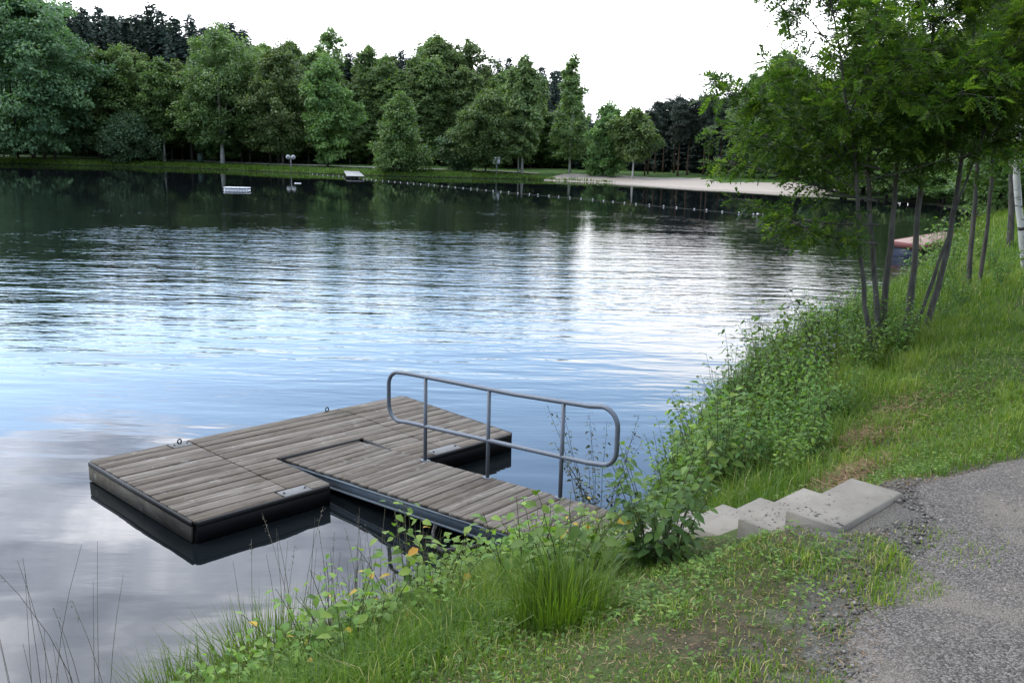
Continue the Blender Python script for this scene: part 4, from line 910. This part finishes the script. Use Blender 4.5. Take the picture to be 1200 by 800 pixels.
# far shore grass
fm = MB(); rr = np.random.default_rng(5)
pts = SHORE[20:28]; s = np.r_[0, np.cumsum(np.linalg.norm(np.diff(pts, axis=0), axis=1))]; n = 26000; u = rr.uniform(14, s[-1] - 20, n); c = np.c_[np.interp(u, s, pts[:, 0]), np.interp(u, s, pts[:, 1])]
c[:, 1] += rr.exponential(2.2, n) + .05; c[:, 0] += rr.normal(0, .6, n); d = lake_dist(c[:, 0], c[:, 1]); k = (d > .02) & (d < 14) & ~((c[:, 0] > 5) & (d > .5)); c, d = c[k], d[k]; n = len(c)
h = (.14 + .5 * np.exp(-d / 1.6) * np.clip(.6 + .5 * noise2(c[:, 0], c[:, 1], .35), .15, 1.6)) * rr.uniform(.6, 1.3, n)
blades(fm, np.c_[c, ground_z(c[:, 0], c[:, 1]) - .02], h, rr.uniform(.05, .10, n), rr.uniform(0, 6.28, n), np.clip(rr.normal(.5, .3, n), 0, 1), np.clip(rr.normal(.38, .2, n), 0, .85))
tag(fm.build('shore_grass', M['grass']), 'rough green grass along the far shore', 'grass', kind='stuff')
# clover and other small leaves low in the turf
cm_ = MB(); x, y, rr = scatter(-2.2, 6, 1.4, 9, 1000, 31); d, ok = on_land(x, y); pin = path_in(x, y); cz = noise2(x + 9, y - 4, 1.3) * .6 + rr.normal(0, .55, len(x)); k = ok & (d > .4) & (pin < -.1) & (rr.random(len(x)) < sm(.1, 1.2, cz)); x, y = x[k], y[k]; n = len(x)
for j in range(3):
    a = rr.uniform(0, 6.28, n); A = np.c_[np.cos(a), np.sin(a), rr.uniform(-.1, .5, n)]; leaves(cm_, np.c_[x, y, ground_z(x, y) + rr.uniform(.01, .05, n)], A, np.array([0, 0, 1.]) + rr.normal(0, .3, (n, 3)), rr.uniform(.014, .034, n), .016, np.clip(rr.normal(.45, .25, n), 0, .9))
tag(cm_.build('ground_leaves', M['weed']), 'small low leaves of clover and plantain in the turf', 'ground cover', kind='stuff')
# dead leaves and straw bits on worn ground
lm = MB(); x, y, rr = scatter(-2, 4.2, 1.5, 7.5, 3400, 21); d, ok = on_land(x, y); pin = path_in(x, y); k = ok & (d > .3) & (pin < .15); x, y = x[k], y[k]; n = len(x)
A = np.c_[rr.normal(0, 1, (n, 2)), rr.normal(0, .15, n)]; cards(lm, np.c_[x, y, ground_z(x, y) + rr.uniform(.002, .02, n)], A, np.array([0, 0, 1.]) + rr.normal(0, .35, (n, 3)), np.clip(rr.lognormal(-4.3, .6, n), .005, .05), rr.uniform(.002, .007, n), np.clip(rr.normal(.12, .33, n), 0, 1), .1)
tag(lm.build('leaf_litter', M['straw']), 'brown dead leaves and straw on the worn turf', 'litter', kind='stuff')
# patches of cut dry grass
hm = MB(); rr = np.random.default_rng(22)
for (px_, py_, sx_, sy_, n, zu) in ((1040, 492, .36, .20, 2200, .03), (1000, 524, .18, .10, 1500, .06), (930, 545, .2, .1, 1200, .04), (1000, 556, .24, .08, 1400, .02), (860, 578, .25, .14, 1000, .02)):
    c = at(px_, py_); a = np.c_[rr.normal(0, sx_, n), rr.normal(0, sy_, n)]; ca, sa = math.cos(-.6 + 1.4), math.sin(-.6 + 1.4); xx = c[0] + a[:, 0] * ca - a[:, 1] * sa; yy = c[1] + a[:, 0] * sa + a[:, 1] * ca
    _, ok = on_land(xx, yy); xx, yy = xx[ok], yy[ok]; n = len(xx); A = np.c_[rr.normal(0, 1, (n, 2)), rr.normal(0, .25, n)]
    cards(hm, np.c_[xx, yy, ground_z(xx, yy) + rr.uniform(.005, .02 + zu, n)], A, np.array([0, 0, 1.]) + rr.normal(0, .5, (n, 3)), rr.uniform(.04, .13, n), rr.uniform(.003, .008, n), np.clip(rr.normal(.5, .22, n), 0, 1), 0)
tag(hm.build('cut_grass', M['straw']), 'brown dried cut grass lying on the turf beyond the stairs', 'dry grass', kind='stuff')
# loose stones
sm_b = MB(); x, y, rr = scatter(.6, 5.2, 1.2, 6.2, 5200, 23); pin = path_in(x, y) + .10 * noise2(x, y, 1.3) + rr.normal(0, .17, len(x)); _, ok = on_land(x, y, -.05); tt_, ss_ = stair_coords(x, y)
on2 = (tt_ > .02) & (tt_ < RUN - .03) & (ss_ < .05) & (np.abs(ss_) < SW / 2 - .02) & (rr.random(len(x)) < .15)
ta_, sa_ = (x - STEP_TOP[0]) * TREAD[0] + (y - STEP_TOP[1]) * TREAD[1], (x - STEP_TOP[0]) * TSIDE[0] + (y - STEP_TOP[1]) * TSIDE[1]
on1 = (ta_ > -.28) & (ta_ < -.01) & (sa_ > -SW / 2 + .01) & (sa_ < SW / 2) & (rr.random(len(x)) < 1.1 * np.exp(-((sa_ + SW / 2) / .09)) * .35 + .005)
k = ((pin > 0) & ok & (noise2(x, y, 1.0) + rr.normal(0, .5, len(x)) > -1.1)) | on2 | on1; x, y, tt_ = x[k], y[k], tt_[k]; st_ = on2[k]; s1_ = on1[k]; n = len(x)
zz_ = np.where(s1_, STEP_Z + .006, np.where(st_, STEP_Z - RISE + .004, ground_z(x, y) + .006)); r_ = np.clip(rr.lognormal(math.log(.0062), .42, n), .003, .018) * np.where(st_, .6, 1)
oct_ = np.array([(1, 0, 0), (0, 1, 0), (-1, 0, 0), (0, -1, 0), (0, 0, 1), (0, 0, -1.)]); OT = np.array([(0, 1, 4), (1, 2, 4), (2, 3, 4), (3, 0, 4), (1, 0, 5), (2, 1, 5), (3, 2, 5), (0, 3, 5)])
V = oct_[None] * r_[:, None, None] * rr.uniform(.6, 1.3, (n, 6, 1)); a = rr.uniform(0, 6.28, n); V2 = V.copy(); V2[..., 0] = V[..., 0] * np.cos(a)[:, None] - V[..., 1] * np.sin(a)[:, None]; V2[..., 1] = V[..., 0] * np.sin(a)[:, None] + V[..., 1] * np.cos(a)[:, None]; V2[..., 2] *= .7
V2 += np.c_[x, y, zz_][:, None]; sm_b.add(V2.reshape(-1, 3), None, (OT[None] + (np.arange(n) * 6)[:, None, None]).reshape(-1, 3), np.repeat(np.clip(rr.normal(.45, .25, n), 0, 1), 6))
tag(sm_b.build('gravel', M['stone']), 'loose grey gravel stones on the path', 'gravel', kind='stuff')

# ------------------------------------------------------------------ far shore things and floats
def wpt(px, py, z=0): d = ray(px, py); tt_ = (z - H) / d[2]; return d * tt_ + np.array([0, 0, H])
def disc(mb, c, r, nrm, th, seg=16):
    c = np.array(c, float); nrm = norm(np.array(nrm, float)); tube(mb, [c - nrm * th / 2, c + nrm * th / 2], r, seg)
x, y = spot(341, 117.5); zb = max(gz(x, y), -.2); sg = thing('round_sign', (x, y, 0), 0, 'post with two round white signs side by side on the far shore', 'sign')
mb = MB(); tube(mb, [(0, 0, zb - .3), (0, 0, 2.15)], .05, 8); mb.build('post', M['signgrey'], sg, True)
for sx_ in (-.34, .34):
    mb = MB(); disc(mb, (sx_, -.08, 2.0), .28, (0, 1, 0), .04); pnl = mb.build('sign_panel', M['signwhite'], sg)
    mb = MB(); disc(mb, (sx_, -.105, 2.0), .13, (0, 1, 0), .006); mb.build('sign_mark', M['signgrey'], pnl)
mb = MB(); tube(mb, [(-.42, -.03, 2.0), (.42, -.03, 2.0)], .025, 6); mb.build('crossbar', M['signgrey'], sg)
def board_sign(px, D, w_, h_, ztop, label, two=False):
    x, y = spot(px, D); zb = gz(x, y); o = thing('sign_post', (x, y, zb), 0, label, 'sign'); mb = MB(); tube(mb, [(0, 0, -.3), (0, 0, ztop)], .045, 8); mb.build('post', M['signgrey'], o, True)
    for sx_ in ((-w_ * .56, w_ * .56) if two else (0,)):
        mb = MB(); prism(mb, [(sx_ - w_ / 2, -.09), (sx_ + w_ / 2, -.09), (sx_ + w_ / 2, -.06), (sx_ - w_ / 2, -.06)], ztop - h_, ztop, .5, .004); mb.build('sign_panel', M['white'], o)
board_sign(582, 116.8, .42, .85, 2.2, 'small white double sign on a post by the water, left of the weeping birch', True)
board_sign(700, 124, 1.0, .9, 3.2, 'small white board on a post at the edge of the sand beach')
x, y = spot(235, 130); bn = thing('litter_bin', (x, y, gz(x, y)), 0, 'dark green litter bin beside the far shore path', 'bin'); mb = MB(); tube(mb, [(0, 0, .05), (0, 0, .5), (0, 0, 1.15)], [.36, .40, .42], 12); mb.build('body', M['binmat'], bn, True)
mb = MB(); tube(mb, [(0, 0, 1.16), (0, 0, 1.22), (0, 0, 1.34)], [.46, .46, .2], 12); mb.build('lid', M['binmat'], bn, True)
# jetty
a, b, c, d = wpt(402, 199, .45), wpt(419, 199.5, .5), wpt(427, 207, .25), wpt(406, 206.5, .25); jt = thing('jetty', (*a[:2], 0), 0, 'short sloping grey wooden jetty at the far shore water edge', 'jetty')
qd = [np.array(v[:2]) - a[:2] for v in (d, c, b, a)]; mb = MB()
for i in range(10):
    f0, f1 = i / 10 + .004, (i + 1) / 10 - .004; lerp = lambda u, v, f: u + (v - u) * f
    prism(mb, [lerp(qd[0], qd[3], f0), lerp(qd[1], qd[2], f0), lerp(qd[1], qd[2], f1), lerp(qd[0], qd[3], f1)], np.array([.22 + .25 * f0, .22 + .25 * f0, .22 + .25 * f1, .22 + .25 * f1]), np.array([.30 + .25 * f0, .30 + .25 * f0, .30 + .25 * f1, .30 + .25 * f1]), rng.random(), .01)
mb.build('deck', M['jetty'], jt)
for v in qd: mb = MB(); tube(mb, [(v[0] * .96 , v[1] * .96 , -1), (v[0] * .96, v[1] * .96, .26)], .07, 8); mb.build('pile', M['bark_dark'], jt, True)
# white swimming raft
r0 = wpt(278, 223, 0); rf = thing('swimming_raft', (r0[0], r0[1], 0), .1, 'low white swimming raft floating in the dark water at the left', 'raft')
def rrect(w_, d_, r_, n=6):
    o = []
    for cx, cy, a0 in ((w_ - r_, d_ - r_, 0), (-w_ + r_, d_ - r_, 90), (-w_ + r_, -d_ + r_, 180), (w_ - r_, -d_ + r_, 270)):
        for k in range(n): a = math.radians(a0 + 90 * k / (n - 1)); o.append((cx + r_ * math.cos(a), cy + r_ * math.sin(a)))
    return np.array(o)
def slab(mb, ring, z0, z1):
    n = len(ring); V = np.r_[np.c_[ring, np.full(n, z0)], np.c_[ring, np.full(n, z1)], [[0, 0, z0], [0, 0, z1]]]; mb.add(V, [(i, (i + 1) % n, n + (i + 1) % n, n + i) for i in range(n)], [(2 * n, (i + 1) % n, i) for i in range(n)] + [(2 * n + 1, n + i, n + (i + 1) % n) for i in range(n)]); return mb
slab(MB(), rrect(.98, .62, .25), .17, .23).build('deck', M['white_dirty'], rf); 
for k in range(9): mb = MB(); tube(mb, [(-.80 + .2 * k, -.55, -.1), (-.80 + .2 * k, -.55, .168)], .05, 6); mb.build('support', M['white'], rf, True)
slab(MB(), rrect(.95, .6, .25), -.12, .07).build('float', M['white_dirty'], rf)
r1 = wpt(349, 215, 0); fb = MB(); slab(fb, rrect(.30, .14, .1), -.05, .05); o = fb.build('marker_float', M['white']); o.location = (r1[0], r1[1], 0); tag(o, 'small flat white marker float right of the swimming raft', 'float')
# line of floats
bl = thing('buoy_line', (0, 0, 0), 0, 'long rope of small white floats marking off the bathing area', 'buoy line')
pts = np.array([wpt(px_, py_)[:2] for px_, py_ in ((364, 204.2), (400, 207), (440, 211.5), (520, 218.5), (600, 226.3), (680, 233.2), (750, 240), (830, 247), (910, 254.5), (962, 260))]); s = np.r_[0, np.cumsum(np.linalg.norm(np.diff(pts, axis=0), axis=1))]
u = np.linspace(0, s[-1], 90); mb = MB(); tube(mb, np.c_[np.interp(u, s, pts[:, 0]), np.interp(u, s, pts[:, 1]), np.full(90, .012)], .012, 4); mb.build('rope', M['rope'], bl)
def ball(r_): 
    mb = MB(); k = np.linspace(-1, 1, 7); tube(mb, [(0, 0, r_ * x) for x in np.sin(k * math.pi / 2)], np.maximum(r_ * np.cos(k * math.pi / 2), .003), 10); return mb.mesh('float', M['buoy'], True)
M['buoy'] = simple('weathered_white_float', (.46, .46, .45), .6, .3, 0, .1)
bm1, bm2 = ball(.056), ball(.095)
uu = list(np.arange(.4, s[-1], 1.32)); big_ = [wpt(px_, py_)[:2] for px_, py_ in ((888, 252.6), (895, 253.1), (903, 253.8))]
for v in uu:
    jit = rng.uniform(-.15, .15); o = link('float', bm1, bl); o.location = (np.interp(v + jit, s, pts[:, 0]), np.interp(v + jit, s, pts[:, 1]), .05 + rng.uniform(-.02, .02))
for v in big_: o = link('float', bm2, bl); o.location = (*v, .07)
# faded red bathing dock at the right
A_, B_, C_, D_ = wpt(1043, 282, .55), wpt(1082, 287.5, .55), wpt(1138, 277, .7), wpt(1106, 271.5, .7)
dk = thing('bathing_dock', (*A_[:2], 0), 0, 'faded red bathing dock on dark floats, seen between the rowan stems', 'dock'); qd = [np.array(v[:2]) - A_[:2] for v in (A_, B_, C_, D_)]
mb = MB(); prism(mb, qd, [.47, .47, .62, .62], [.55, .55, .70, .70], .5, .01); mb.build('deck', M['pink'], dk)
for i, j in ((0, 1), (1, 2), (3, 0)):
    u_, v_ = qd[i], qd[j]; dd = norm(v_ - u_); nn = np.array([dd[1], -dd[0]]) * .05; zz0 = [.55, .55, .70, .70]
    mb = MB(); prism(mb, [u_ + nn, v_ + nn, v_ + nn * .1, u_ + nn * .1], np.array([zz0[i], zz0[j], zz0[j], zz0[i]]) - .2, np.array([zz0[i], zz0[j], zz0[j], zz0[i]]) + .01, .5, .005); mb.build('edge_board', M['redtrim'], dk)
for f in (.0, .36, .7):
    cl_ = lambda s_, t_: (1 - t_) * ((1 - s_) * qd[0] + s_ * qd[3]) + t_ * ((1 - s_) * qd[1] + s_ * qd[2])
    mb = MB(); prism(mb, [cl_(f * .5 + .01, .06), cl_(f * .5 + .01, .94), cl_(f * .5 + .15, .94), cl_(f * .5 + .15, .06)], -.3, .46, .5, .03); mb.build('float', M['bluefloat'], dk)
